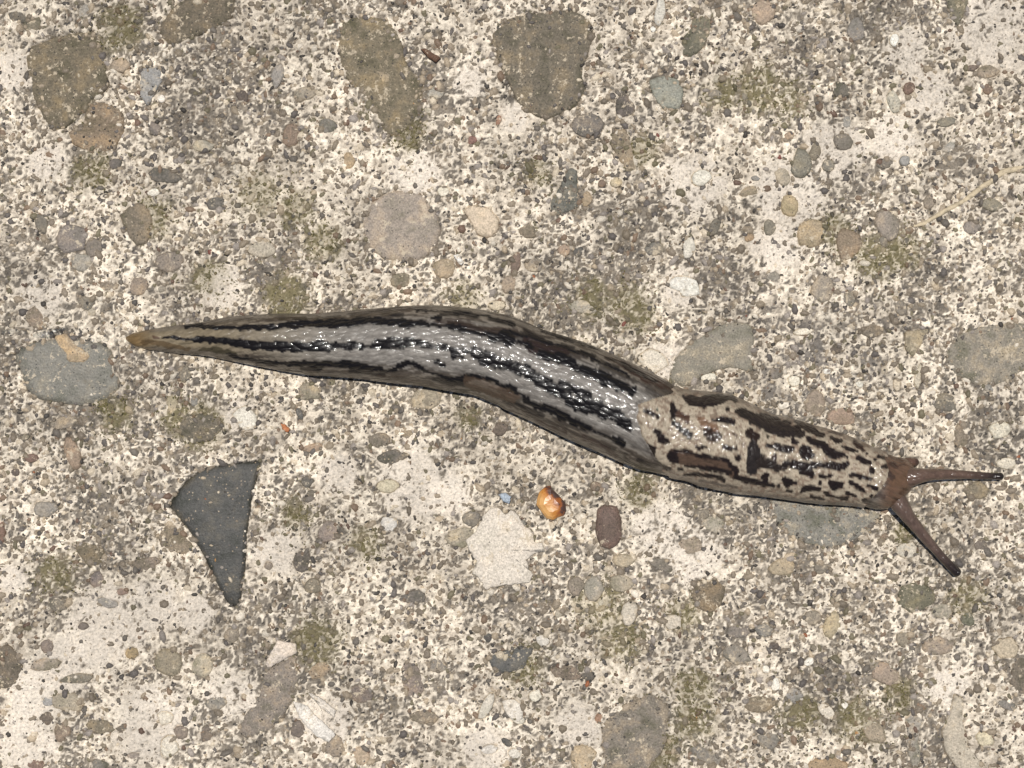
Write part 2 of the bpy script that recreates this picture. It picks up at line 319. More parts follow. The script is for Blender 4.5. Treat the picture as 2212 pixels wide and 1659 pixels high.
# ellipses: (crop, x, y, rx, ry, rot degrees, colour, material, height)
ELL = [
 (1,780,420,75,52,0,(170,146,121),'m',.25),(1,1890,880,70,85,15,(140,106,81),'m',.35),(1,1800,480,42,95,-15,(155,150,150),'m',.2),
 (1,1980,600,85,52,5,(160,146,126),'m',.2),(1,1060,1140,120,52,-10,(92,91,91),'s',.1),(1,890,1440,100,150,10,(126,111,91),'s',.15),
 (1,470,1550,105,105,0,(132,121,121),'m',.4),(1,610,1600,60,70,0,(128,115,106),'m',.25),(1,1690,1610,95,62,10,(190,176,156),'c',.3),
 (1,270,1450,50,72,10,(110,105,95),'m',.3),(1,1390,1320,64,42,0,(96,95,95),'s',.2),(1,130,110,85,48,-10,(98,94,88),'s',.1),
 (1,210,160,70,45,20,(122,113,90),'s',.15),(1,1000,830,40,52,0,(120,108,110),'m',.3),(1,1045,640,34,32,0,(238,228,220),'c',.5),
 (1,990,1250,44,28,5,(236,228,214),'c',.5),(1,1870,720,52,34,-20,(232,224,208),'c',.3),(1,2120,820,60,50,0,(132,128,124),'s',.2),
 (1,750,1060,45,40,0,(98,90,92),'m',.3),(1,1310,940,70,40,0,(172,166,150),'s',.2),(1,560,70,60,40,30,(150,148,146),'m',.2),
 (2,1600,820,120,82,10,(110,105,108),'s',.1),(2,1840,690,62,80,0,(92,82,86),'s',.15),(2,50,1040,42,52,0,(192,156,102),'m',.3),
 (2,1020,780,20,32,-20,(190,112,66),'m',.4),(2,850,910,30,30,0,(160,86,76),'m',.4),(2,1590,1290,34,62,-10,(190,156,110),'m',.2),
 (2,2065,80,32,105,-8,(212,206,196),'c',.35),(2,2020,190,22,22,0,(238,236,230),'c',.4),(2,610,600,60,46,0,(176,174,168),'s',.2),
 (2,1780,1180,40,34,0,(206,186,142),'m',.25),(2,1690,1190,26,26,0,(128,92,66),'m',.3),(2,2020,1610,70,50,20,(116,116,114),'s',.2),
 (2,1440,1620,40,40,0,(176,140,112),'m',.2),(2,1210,1500,56,50,0,(132,116,92),'s',.2),(2,660,1240,46,36,0,(238,226,206),'c',.3),
 (3,530,70,75,95,10,(190,156,127),'m',.3),(3,910,280,52,42,10,(160,150,150),'m',.2),(3,1120,200,62,92,5,(132,127,127),'m',.2),
 (3,1370,260,28,46,0,(240,238,232),'c',.5),(3,1465,570,46,52,-25,(121,71,47),'m',.5),(3,1365,655,48,92,10,(202,196,177),'m',.3),
 (3,770,1065,66,108,-4,(121,121,107),'m',.5),(3,858,985,36,60,-10,(132,118,92),'m',.3),(3,1040,920,72,72,0,(121,112,102),'m',.35),
 (3,1700,790,66,34,15,(121,121,111),'m',.3),(3,650,1140,52,62,0,(186,171,147),'m',.25),(3,690,1330,66,88,10,(206,176,117),'m',.35),
 (3,840,1520,105,100,20,(186,158,112),'m',.25),(3,1070,1580,84,115,0,(150,121,87),'m',.35),(3,1320,1460,76,104,25,(156,141,131),'m',.4),
 (3,2000,1320,72,44,-15,(136,131,111),'m',.4),(3,210,1470,36,64,-25,(104,100,88),'m',.3),(3,40,1600,42,84,-10,(224,216,204),'c',.3),
 (3,120,1150,66,52,0,(228,222,208),'c',.25),(3,470,1155,30,20,0,(128,132,138),'m',.3),(3,1440,1040,40,36,0,(150,152,156),'w',.4),
 (3,430,1240,66,30,10,(170,148,116),'s',.2),(3,690,880,36,28,0,(196,156,116),'m',.2),(3,1030,580,62,52,0,(104,100,92),'s',.2),
 (3,1310,1060,70,36,15,(122,112,104),'m',.3),(3,210,610,45,36,0,(140,130,116),'m',.2),(3,1590,1310,40,52,0,(160,140,120),'m',.2),
 (3,560,1480,40,56,0,(134,126,108),'m',.3),(3,940,1070,44,40,0,(128,124,112),'m',.3),(3,430,1540,34,30,0,(176,136,84),'m',.3),
 (3,1870,440,46,24,10,(120,92,78),'m',.3),(3,1980,460,70,50,0,(168,146,124),'s',.2),(3,1980,580,34,40,0,(132,92,66),'m',.2),
 (3,530,840,36,28,0,(146,132,118),'m',.2),(3,1870,1480,60,44,0,(148,136,132),'m',.2),(3,1730,950,60,30,30,(168,164,160),'m',.2),
 (4,1080,40,105,66,10,(136,121,111),'m',.3),(4,520,40,72,62,0,(166,160,150),'m',.25),(4,410,1080,92,52,10,(150,136,121),'s',.2),
 (4,470,1290,56,118,20,(166,131,102),'m',.35),(4,205,1310,42,36,0,(126,76,61),'m',.35),
 (4,1200,760,42,64,0,(118,110,94),'m',.3),(4,290,1640,86,52,0,(150,145,141),'m',.3),(4,230,400,60,90,20,(146,124,106),'s',.2),
 (4,1590,1050,70,100,10,(232,224,212),'c',.3),(4,2030,1240,66,30,10,(176,140,110),'m',.2),(4,1990,1460,46,46,0,(84,84,82),'m',.2),
 (4,2000,880,80,60,0,(160,148,126),'s',.2),(4,1260,940,30,34,0,(140,140,140),'m',.4),(4,700,200,70,40,10,(150,134,116),'s',.2),
 (4,560,300,60,50,0,(120,116,108),'s',.2),(4,1110,960,40,62,10,(196,176,136),'m',.25),(4,900,200,70,60,10,(150,130,116),'s',.2),
 (5,660,80,72,80,0,(190,161,121),'m',.45),(5,1130,60,36,84,-12,(126,91,76),'m',.3),(5,1085,185,62,60,0,(166,141,117),'m',.25),
 (5,2190,180,75,52,0,(230,226,220),'c',.3),(5,560,920,110,92,10,(176,161,136),'s',.15),(5,1030,1120,52,44,0,(111,86,76),'m',.3),
 (5,330,1310,105,52,10,(98,94,92),'s',.1),(5,1560,330,90,46,-15,(186,177,162),'s',.15),(5,1010,320,60,40,0,(214,196,166),'c',.2),
 (5,300,1490,74,56,0,(206,192,158),'c',.2),(5,380,160,70,60,0,(142,128,102),'s',.15),(5,1250,60,60,50,0,(150,138,126),'s',.2),
 (5,2030,680,110,70,-15,(226,214,198),'c',.15),(5,250,1190,90,50,10,(126,114,100),'s',.2),(5,1660,1500,50,40,0,(140,110,84),'m',.2),
 (6,900,215,70,98,-15,(160,146,131),'m',.35),(6,1035,1040,98,66,0,(181,141,117),'m',.3),(6,860,960,66,112,10,(161,137,117),'m',.2),
 (6,170,785,64,28,5,(228,220,202),'c',.4),(6,720,810,42,40,0,(230,222,204),'c',.3),(6,650,970,46,28,15,(236,224,210),'c',.4),
 (6,785,490,66,28,8,(238,226,206),'c',.35),(6,935,748,24,20,0,(236,232,226),'c',.4),(6,1145,830,24,24,0,(224,220,210),'c',.3),
 (6,40,200,80,70,0,(232,228,220),'c',.3),(6,1240,490,80,50,20,(118,106,92),'s',.2),(6,1000,600,50,36,20,(108,90,86),'s',.2),
 (6,1700,950,90,60,0,(106,104,98),'s',.15),(6,2050,1130,70,60,0,(214,206,186),'c',.2),(6,1410,340,46,60,10,(134,124,112),'m',.3),
 (6,600,760,50,46,0,(128,120,118),'s',.2),(6,1080,280,44,60,0,(126,122,114),'s',.2),(6,1390,830,26,46,10,(210,192,166),'c',.3),
 (6,1530,780,24,90,-8,(208,194,170),'c',.25),(6,1800,1180,50,90,10,(142,124,104),'s',.15),(6,590,130,52,44,0,(156,148,138),'m',.2),
 (6,1900,1520,80,60,0,(128,116,92),'s',.2),(6,2100,1350,70,40,0,(218,206,186),'c',.2),
 (7,630,440,54,54,0,(111,96,101),'m',.3),(7,940,340,92,50,10,(141,121,107),'s',.2),(7,700,590,76,30,-15,(160,154,152),'m',.2),
 (7,790,515,42,26,10,(150,112,98),'m',.25),(7,540,740,36,34,0,(112,96,90),'m',.35),(7,300,870,46,46,0,(126,106,101),'m',.35),
 (7,120,760,36,30,0,(112,102,80),'m',.25),(7,850,910,42,42,0,(176,144,82),'s',.3),(7,1090,980,112,100,0,(150,136,106),'m',.3),
 (7,1090,1520,62,74,-15,(228,216,200),'c',.3),(7,1070,1330,52,54,0,(226,214,196),'c',.25),(7,430,1230,112,70,-5,(176,161,136),'m',.25),
 (7,400,1420,56,76,-20,(150,121,97),'m',.25),(7,310,1225,38,32,0,(166,168,176),'m',.35),(7,790,1400,42,30,15,(88,80,72),'m',.3),
 (7,660,1390,105,52,-10,(128,116,92),'s',.2),(7,230,1640,56,40,0,(136,92,76),'m',.2),(7,870,1580,48,26,0,(156,140,132),'m',.3),
 (7,1175,1430,48,52,0,(146,124,112),'m',.3),(7,5,130,40,70,0,(140,84,62),'m',.3),(7,2130,130,72,82,0,(141,121,116),'m',.3),
 (7,2030,480,62,52,0,(128,116,92),'m',.3),(7,1960,320,60,70,-20,(92,84,84),'s',.1),(7,300,990,110,46,10,(176,158,142),'s',.2),
 (7,1930,1410,50,60,0,(108,92,88),'m',.3),(7,310,1340,60,50,20,(98,78,64),'m',.1),(7,1500,800,50,50,0,(146,130,112),'m',.3),  # middle entry is a dark pit, its shade painted as a brown stone
 (7,380,600,70,46,0,(124,116,104),'s',.2),(7,1400,1240,80,50,0,(146,142,138),'s',.2),(7,2060,1030,80,56,10,(150,128,104),'s',.2),
 (7,1310,1000,70,80,0,(196,182,156),'s',.2),(7,1740,350,30,30,0,(146,126,112),'m',.3),(7,500,1080,120,40,5,(134,126,112),'s',.15),
 (7,2170,1520,60,80,10,(150,134,122),'s',.2),(7,640,1640,70,40,0,(122,120,116),'s',.2),(7,1340,1440,50,56,0,(104,92,88),'s',.2),
 (8,1115,1280,50,88,35,(226,216,206),'c',.55),(8,945,1250,36,108,-25,(216,206,191),'c',.4),(8,1260,1190,46,40,30,(234,224,204),'c',.5),
 (8,1145,1340,52,30,-30,(230,220,204),'c',.35),(8,1570,1590,92,84,20,(200,171,127),'m',.3),(8,1520,480,56,70,0,(150,132,116),'m',.4),
 (8,1635,500,66,92,0,(166,156,141),'w',.45),(8,1820,460,82,60,-10,(181,166,141),'m',.35),(8,1600,1060,46,40,0,(62,60,60),'m',.25),
 (8,850,45,70,48,0,(122,118,114),'s',.4),(8,1460,1040,120,50,-5,(134,112,98),'s',.15),(8,1670,1340,30,32,0,(176,112,66),'m',.3),
 (8,310,80,60,56,0,(206,202,200),'c',.2),(8,780,160,110,70,0,(176,164,142),'s',.15),(8,1300,830,44,44,0,(206,200,194),'c',.2),
 (8,2150,710,66,56,0,(206,192,174),'c',.3),(8,2080,350,90,40,-20,(126,118,110),'s',.2),(8,130,1180,80,60,0,(116,100,100),'s',.15),
 (8,620,1000,60,50,0,(136,130,126),'s',.2),(8,960,1540,60,30,10,(216,208,202),'c',.3),(8,1130,1560,50,34,0,(222,212,200),'c',.3),
 (8,540,1330,90,50,0,(146,128,108),'s',.2),(8,1830,310,70,50,0,(192,172,138),'m',.3),(8,130,1580,60,56,0,(206,172,136),'m',.3),
 (8,470,550,90,46,0,(100,96,96),'s',.15),(8,1870,650,56,90,-20,(208,194,176),'c',.2),
 (9,640,360,82,62,10,(190,166,127),'m',.25),(9,890,360,52,46,0,(131,121,107),'m',.3),(9,1450,250,72,62,20,(206,196,181),'c',.3),
 (9,960,735,56,95,-10,(191,171,127),'m',.25),(9,530,770,62,46,0,(126,126,126),'m',.35),(9,840,690,72,52,0,(151,136,117),'m',.3),
 (9,1310,1050,105,76,-25,(176,147,126),'m',.25),(9,600,1120,30,44,-15,(240,234,224),'c',.5),(9,820,970,38,26,10,(242,236,226),'c',.5),
 (9,540,1020,22,30,10,(236,230,220),'c',.4),(9,440,890,20,32,-10,(232,216,204),'c',.4),(9,1050,1255,22,22,0,(236,230,222),'c',.4),
 (9,350,930,92,70,-20,(146,138,130),'s',.2),(9,490,1250,118,58,10,(141,121,92),'s',.3),(9,150,1580,120,58,-25,(131,128,126),'s',.1),
 (9,1960,1470,60,50,0,(216,202,166),'c',.4),(9,370,780,80,44,0,(134,124,122),'s',.2),(9,720,1190,60,56,0,(150,148,150),'s',.25),
 (9,1250,1430,80,76,0,(176,154,124),'m',.25),(9,930,1290,80,40,-35,(224,210,192),'c',.25),(9,1680,640,84,50,-20,(176,166,148),'s',.2),
 (9,1430,820,46,60,0,(146,132,108),'m',.3),(9,2100,1250,70,36,-20,(128,124,124),'m',.3),(9,60,220,90,56,0,(178,156,134),'s',.2),
 (9,200,80,70,60,0,(186,176,160),'s',.2),(9,1930,220,56,40,-20,(120,104,96),'m',.25),(9,1850,700,50,50,0,(120,124,104),'s',.2),
 (9,1650,870,110,80,10,(156,138,126),'s',.1),(9,900,950,50,42,0,(112,100,98),'m',.25),(9,560,1480,80,60,0,(134,130,126),'s',.15),
]
def rotpts(cx, cy, rx, ry, rot, n):
    r = math.radians(-rot); out = []
    for i in range(n):
        a = 2 * math.pi * i / n
        j = 1 + 0.22 * (random.random() - 0.5) * 2
        x = rx * math.cos(a) * j; y = ry * math.sin(a) * j
        out.append((cx + x * math.cos(r) - y * math.sin(r), cy + x * math.sin(r) + y * math.cos(r)))
    return out
STONES = []     # (outline in picture units, colour, material, height mm)
for n, c, m, h, pts in POLY:
    STONES.append(([cc(n, *p) for p in pts], c, m, h, 'sharp' if m == 'k' else 'soft'))
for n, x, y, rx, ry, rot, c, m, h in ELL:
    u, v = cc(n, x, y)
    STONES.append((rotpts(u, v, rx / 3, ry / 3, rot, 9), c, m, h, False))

# slug outline, from six closer crops: (origin in source pixels, source pixels per crop unit)
CR = {'A': (380, 900, 640 / 2212), 'B': (1000, 900, 640 / 2212), 'C': (1600, 1050, 640 / 2212),
      'D': (2000, 1200, 512 / 2212), 'E': (2400, 1280, 512 / 2212), 'F': (2720, 1420, 512 / 1896)}
def cr(k, x, y):
    a, b, f = CR[k]; q = 2212 / 3264.0
    return (a + x * f) * q, (b + y * f) * q
UP = [cr('A', *p) for p in [(55,612),(150,562),(300,525),(500,490),(700,465),(860,448),(1050,405),(1250,375),(1500,355),(1800,345)]] + \
     [cr('B', *p) for p in [(0,345),(300,325),(600,295),(900,268),(1100,255),(1300,250),(1500,262),(1700,282),(1900,310),(2100,355)]] + \
     [cr('C', *p) for p in [(138,-134),(450,0),(700,78),(900,140),(1100,220),(1300,310),(1500,400),(1700,500),(1850,590)]] + \
     [cr('D', *p) for p in [(740,185),(900,208),(1100,222),(1400,260),(1500,300),(1700,390),(1850,470),(2000,545)]] + \
     [cr('E', *p) for p in [(350,200),(560,260),(800,330),(1000,380),(1250,465),(1450,545),(1650,640),(1850,720)]] + \
     [cr('F', *p) for p in [(480,130),(600,150),(690,200),(735,280),(750,360)]]
LO = [cr('A', *p) for p in [(55,612),(100,660),(200,715),(330,745),(520,770),(720,790),(900,805),(1100,840),(1300,880),(1500,920),(1750,970),(2000,1010)]] + \
     [cr('B', *p) for p in [(0,1030),(300,1045),(600,1075),(900,1115),(1200,1145),(1400,1180),(1600,1215),(1750,1240),(1900,1300),(2050,1360)]] + \
     [cr('C', *p) for p in [(0,870),(200,960),(350,1030),(500,1100),(700,1200),(900,1285),(1100,1370),(1300,1465),(1500,1545)]] + \
     [cr('D', *p) for p in [(300,1310),(600,1380),(850,1430),(980,1490),(1250,1545),(1500,1600)]] + \
     [cr('E', *p) for p in [(0,1270),(300,1310),(700,1370),(1000,1400),(1300,1412),(1500,1440),(1650,1475)]] + \
     [cr('F', *p) for p in [(150,730),(280,757),(400,750),(500,700),(580,640),(650,560),(710,480),(750,360)]]
def resample(pts, n):
    p = np.array(pts, float); d = np.r_[0, np.cumsum(np.hypot(*np.diff(p, axis=0).T))]
    t = np.linspace(0, d[-1], n)
    return np.c_[np.interp(t, d, p[:, 0]), np.interp(t, d, p[:, 1])]
def smooth1(a, k):
    ker = np.hanning(k + 2)[1:-1]; ker /= ker.sum()
    pad = np.r_[np.full(k, 0)[:, None] * 0 + a[0], a, np.full(k, 0)[:, None] * 0 + a[-1]] if a.ndim == 2 else np.r_[np.full(k, a[0]), a, np.full(k, a[-1])]
    f = (lambda q: np.convolve(q, ker, 'same')[k:-k])
    return np.c_[f(pad[:, 0]), f(pad[:, 1])] if a.ndim == 2 else f(pad)

def in_poly(px, py, poly):
    inside = np.zeros(px.shape, bool); n = len(poly)
    for i in range(n):
        x1, y1 = poly[i]; x2, y2 = poly[(i + 1) % n]
        c = (y1 > py) != (y2 > py)
        with np.errstate(divide='ignore', invalid='ignore'):
            xi = (x2 - x1) * (py - y1) / (y2 - y1 + 1e-12) + x1
        inside ^= c & (px < xi)
    return inside
def seg_dist(px, py, poly, closed=True):
    d = np.full(px.shape, 1e9); n = len(poly)
    for i in range(n if closed else n - 1):
        x1, y1 = poly[i]; x2, y2 = poly[(i + 1) % n]
        dx, dy = x2 - x1, y2 - y1
        t = np.clip(((px - x1) * dx + (py - y1) * dy) / (dx * dx + dy * dy + 1e-9), 0, 1)
        d = np.minimum(d, np.hypot(px - x1 - t * dx, py - y1 - t * dy))
    return d
def poly_sd(px, py, poly):          # > 0 inside
    d = seg_dist(px, py, poly)
    return np.where(in_poly(px, py, poly), d, -d)

# ------------------------------------------------------------------ the concrete sheet
MOSS = [(200,370,50),(560,420,60),(640,450,50),(700,520,50),(620,640,60),(450,600,45),(850,230,45),(880,290,40),(1160,370,32),(1390,330,45),
        (1350,660,55),(1280,640,50),(1640,190,60),(1700,215,45),(1560,200,45),(1890,560,55),(1950,540,50),(1300,1310,70),(1340,1380,60),
        (1010,900,34),(430,920,60),(380,900,40),(690,1385,70),(790,1170,40),(2090,1290,50),(1480,1330,45),(1500,1480,50),(1500,1550,60),
        (1940,1500,40),(1730,1545,50),(1850,1560,60),(250,900,40),(160,200,50),(1800,500,40),(1380,1060,45),(240,880,30),(1950,1150,30),
        (1380,680,45),(640,1110,40),(120,1240,50),(1130,1440,50),(1420,1620,60),(260,60,60),(1000,640,40),(330,470,50)]
PALE = [(230,1360,110),(150,1420,80),(80,1500,80),(330,1310,70),(900,1040,95),(970,1060,60),(730,1020,50),(520,900,40),(1500,400,80),(1700,420,90),
        (1800,330,80),(2140,70,100),(1930,300,60),(1680,530,70),(90,640,60),(100,350,50),(480,620,55),(900,380,60),(1020,180,45),(1430,1150,80),
        (1500,1200,70),(330,1560,100),(500,1500,70),(700,1560,70),(1050,1620,60),(1250,1570,60),(2050,1480,50),(2000,200,60),(30,150,50),
        (1960,110,60),(1470,620,50),(600,1190,60),(420,1330,50),(30,1250,40),(1110,250,40),(60,1600,80),(1440,780,50)]
def blobs(u, v, L):
    m = np.zeros(u.shape)
    for x, y, r in L:
        m = np.maximum(m, np.exp(-((u - x) ** 2 + (v - y) ** 2) / (r * r)))
    return m
fx0, fx1, fy0, fy1 = -0.088, 0.088, -0.067, 0.067
step = 0.00018
gx = np.arange(fx0, fx1 + step / 2, step); gy = np.arange(fy0, fy1 + step / 2, step)
NXF, NYF = len(gx), len(gy)
out = []; q = step
while sum(out) < 1.4:
    q *= 1.45; out.append(q)
out = np.cumsum(out)
ax = np.r_[gx[0] - out[::-1], gx, gx[-1] + out]; ay = np.r_[gy[0] - out[::-1], gy, gy[-1] + out]
X, Y = np.meshgrid(ax, ay)
U, V = UV(X, Y, 0)
core = smooth(0.0005, 0.008, np.minimum(np.minimum(X - fx0, fx1 - X), np.minimum(Y - fy0, fy1 - Y)))
mx, my = X * 1000, Y * 1000            # millimetres
wx = mx + (fbm(mx / 1.3, my / 1.3, 2, 3) - 0.5) * 1.2; wy = my + (fbm(mx / 1.3, my / 1.3, 2, 4) - 0.5) * 1.2
r1_ = 1 - np.abs(2 * vnoise(wx / 0.74, wy / 0.74, 9) - 1)
r2_ = 1 - np.abs(2 * vnoise(wx / 0.42 + 7, wy / 0.42, 19) - 1)
r3_ = vnoise(wx / 0.30, wy / 0.30, 29)
LACE = 0.42 * r1_ + 0.34 * r2_ + 0.24 * r3_            # paste left standing between the washed-out sand
Z = (fbm(mx / 14, my / 14, 3, 1) - 0.5) * 0.8
Z += (fbm(mx / 2.6, my / 2.6, 3, 5) - 0.5) * 0.45
Z += (LACE - 0.6) * 0.75
SM = np.zeros(X.shape)                  # stone cover
for poly, c, m, h, big in STONES:
    pu = np.array(poly)
    j0 = np.searchsorted(-V[:, 0] * -1.0 * -1, 0) if False else None
    x0, y0 = P(pu[:, 0].min() - 6, pu[:, 1].max() + 6); x1, y1 = P(pu[:, 0].max() + 6, pu[:, 1].min() - 6)
    a0, a1 = np.searchsorted(ax, [x0, x1]); b0, b1 = np.searchsorted(ay, [y0, y1])
    if a1 <= a0 or b1 <= b0: continue
    s = poly_sd(U[b0:b1, a0:a1], V[b0:b1, a0:a1], poly)
    crisp = m in 'kc'
    s = s + (fbm(mx[b0:b1, a0:a1] / 0.8, my[b0:b1, a0:a1] / 0.8, 3, 44) - 0.5) * ((8 if m == 'k' else 4) if crisp else (30 if big else 18))
    w = smooth(-1.0, 2.5 if crisp else 7, s)
    sub = Z[b0:b1, a0:a1]
    sub[:] = sub * (1 - (0.55 if crisp else 0.3) * w) - (1.0 if crisp else (0.44 if m == 's' else 0.50)) * w
    SM[b0:b1, a0:a1] = np.maximum(SM[b0:b1, a0:a1], smooth(-2, (34 if m == 's' else 14) if (big and not crisp) else 6, s))
mossm = blobs(U, V, MOSS) * core; palem = blobs(U, V, PALE) * core
far_m = fbm(mx / 9, my / 9, 3, 60)
mossm = np.maximum(mossm, (1 - core) * smooth(0.55, 0.7, far_m)); palem = np.maximum(palem, (1 - core) * smooth(0.55, 0.7, fbm(mx / 11, my / 11, 3, 66)))
cream = np.array(alb(240, 227, 206)); greyc = np.array(alb(172, 158, 138)); olive = np.array(alb(126, 117, 86)); pale = np.array(alb(228, 216, 199)); dirty = np.array(alb(120, 110, 96))
sandc = np.array(alb(144, 134, 120)); browns = np.array(alb(108, 101, 92))
pmk = smooth(0.25, 0.75, palem * (0.6 + 0.8 * fbm(mx / 2, my / 2, 3, 80)))
omk = smooth(0.2, 0.8, mossm * (0.3 + 1.3 * fbm(mx / 1.3, my / 1.3, 3, 84)))
gmk = blobs(U, V, [(1750,790,120),(1680,830,80),(1830,800,90),(1700,1110,60)]) * core
zone = fbm(mx / 5.5, my / 5.5, 4, 71)                   # how far the paste is worn away
big_zone = fbm(mx / 15, my / 15, 2, 75)
thr = 0.578 + (zone - 0.5) * 0.54 + (big_zone - 0.5) * 0.22 - 0.25 * pmk + 0.08 * omk + 0.07 * gmk
lm = smooth(-0.085, 0.085, LACE - thr)[..., None]
sv = smooth(0.3, 0.7, fbm(mx / 0.9, my / 0.9, 3, 72))[..., None]
T = browns * (1 - sv) + sandc * sv
T = T * (1 - 0.6 * gmk[..., None]) + np.array(alb(138, 132, 126)) * 0.6 * gmk[..., None]
om = (omk * 0.85)[..., None]; T = T * (1 - om) + olive * om
cv = smooth(0.25, 0.75, 0.5 * fbm(mx / 2.2, my / 2.2, 3, 73) + 0.5 * vnoise(mx / 0.5, my / 0.5, 74))[..., None]
C = np.array(alb(200, 187, 168)) * (1 - cv) + cream * 1.12 * cv
C = C * (1 - pmk[..., None]) + pale * pmk[..., None]
C = C * (1 - om * 0.5) + olive * 1.35 * om * 0.5
T = T * (1 - lm) + C * lm
macro = 0.90 + 0.24 * smooth(0.3, 0.7, fbm(mx / 8, my / 8, 3, 78))
T = T * macro[..., None]
verts = np.c_[X.ravel(), Y.ravel(), Z.ravel() * MM * core.ravel()]
ny, nx = X.shape
idx = np.arange(ny * nx).reshape(ny, nx)
F = np.stack([idx[:-1, :-1], idx[:-1, 1:], idx[1:, 1:], idx[1:, :-1]], -1).reshape(-1)
me = mesh_np('concrete_pavement', verts, F, 4); set_col(me, 'tint', T.reshape(-1, 3)); set_col(me, 'fine', np.repeat(core.reshape(-1, 1), 3, 1))
ground = add('concrete_pavement', me, m_cem); ground['kind'] = 'structure'
ground['label'] = 'weathered cream and grey concrete pavement with exposed stones and sand'
def Hs(x, y):
    """height of the cement (m) at x, y inside the fine part"""
    i = np.clip(np.round((np.asarray(x) - ax[0] - 0) * 0).astype(int), 0, 0)
    a = np.clip(np.searchsorted(ax, x), 0, nx - 1); b = np.clip(np.searchsorted(ay, y), 0, ny - 1)
    return Z[b, a] * MM, SM[b, a], mossm[b, a], palem[b, a]

# ------------------------------------------------------------------ stones set in the concrete (children of the pavement)
def stone_mesh(poly, h, big, rough=0.12):
    p = np.array(poly)
    if big:
        n = 44; c = np.r_[p, p[:1]]; p = resample(c, n + 1)[:-1]
        if big != 'sharp':
            p = (np.roll(p, 1, 0) + 2 * p + np.roll(p, -1, 0)) / 4
        p = p + (rng.random(p.shape) - 0.5) * 2.6
        rings = [(1.05, -1.0), (1.0, -0.25), (0.95, 0.45), (0.82, 0.8), (0.62, 0.95), (0.4, 1.0), (0.2, 1.0)]
    else:
        n = 10; c = np.r_[p, p[:1]]; p = resample(c, n + 1)[:-1]
        rings = [(1.04, -1.0), (0.97, 0.2), (0.78, 0.75), (0.42, 1.0)]
    ctr = p.mean(0)
    x, y = P(p[:, 0], p[:, 1]); cx, cy = P(*ctr)
    size = max(np.ptp(x), np.ptp(y)) * 1000
    h = h * 0.55 - 0.12
    top = h + 0.10 + (0.018 * size if not big else 0.010 * size)
    v = []
    for f, hz in rings:
        xx = (x - cx) * f; yy = (y - cy) * f
        z = np.full(n, -1.4) if hz < -0.5 else (np.full(n, -0.25 + h * 0.6) if hz < 0 else (top * hz + h * (1 - hz)) + 0 * x)
        if hz >= 0: z = z + (fbm((xx + cx) * 1000 / 1.7, (yy + cy) * 1000 / 1.7, 3, 11) - 0.5) * (0.5 if big else 0.28)
        v.append(np.c_[xx, yy, z * MM])
    v.append(np.array([[0, 0, top * MM + (rng.random() - 0.5) * 0.1 * MM]]))
    v = np.concatenate(v)
    f = []
    R = len(rings)
    for r in range(R - 1):
        for i in range(n):
            a, b = r * n + i, r * n + (i + 1) % n
            f += [(a, a + n, b + n), (a, b + n, b)]
    for i in range(n): f.append(((R - 1) * n + i, R * n, (R - 1) * n + (i + 1) % n))
    f = np.array(f)[:, ::1]
    # orientation: make it face up
    a, b, c_ = v[f[-1, 0]], v[f[-1, 1]], v[f[-1, 2]]
    if np.cross(b - a, c_ - a)[2] < 0: f = f[:, ::-1]
    return mesh_np('stone', v, f.ravel(), 3), cx, cy
def stone_col(c):
    a = np.array(alb(*c)); g = a.mean() * np.array((1.06, 1.0, 0.90))
    return tuple((a * 0.58 + g * 0.42) * np.array((1.0, 0.985, 0.93)))
m_slate = stone_mat('slate', 0.5, 0.75, film=0.0, mott=2.4)
MATS = {'k': m_slate, 's': m_stone, 'm': m_smooth, 'w': m_wet, 'c': m_chip}
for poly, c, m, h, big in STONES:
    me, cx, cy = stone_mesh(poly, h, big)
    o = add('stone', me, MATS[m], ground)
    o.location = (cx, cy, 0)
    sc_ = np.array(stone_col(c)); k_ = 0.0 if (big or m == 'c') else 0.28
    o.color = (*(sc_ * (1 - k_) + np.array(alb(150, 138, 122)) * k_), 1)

# small unnamed stones filling in, sharing a few shapes
SHAPES = []
for k in range(6):
    pts = rotpts(1106, 829.5, 13, 10, 0, 9)
    me, _, _ = stone_mesh(pts, 0.2, False)
    me.materials.append(m_smooth); SHAPES.append(me)
PAL = [(130,118,102),(146,134,118),(112,106,98),(98,95,92),(158,142,122),(172,156,134),(120,112,88),(140,116,94),(150,145,140),(190,176,154),(104,88,80),(176,150,116)]
extra = 0
while extra < 45:
    u = random.uniform(-40, 2250); v = random.uniform(-30, 1690)
    x, y = P(u, v)
    if Hs(x, y)[1] > 0.05 or Hs(x, y)[3] > 0.6: continue
    o = bpy.data.objects.new('stone', random.choice(SHAPES)); col.objects.link(o); o.parent = ground
    o.location = (x, y, random.uniform(-0.12, 0.12) * MM)
    o.rotation_euler = (random.uniform(-.1, .1), random.uniform(-.1, .1), random.uniform(0, 6.28))
    s = random.uniform(0.65, 1.25); o.scale = (s * random.uniform(.8, 1.25), s, random.uniform(.8, 1.2))
    c = random.choice(PAL); j = random.uniform(.85, 1.12)
    o.color = (*[q * j for q in stone_col(c)], 1)
    extra += 1

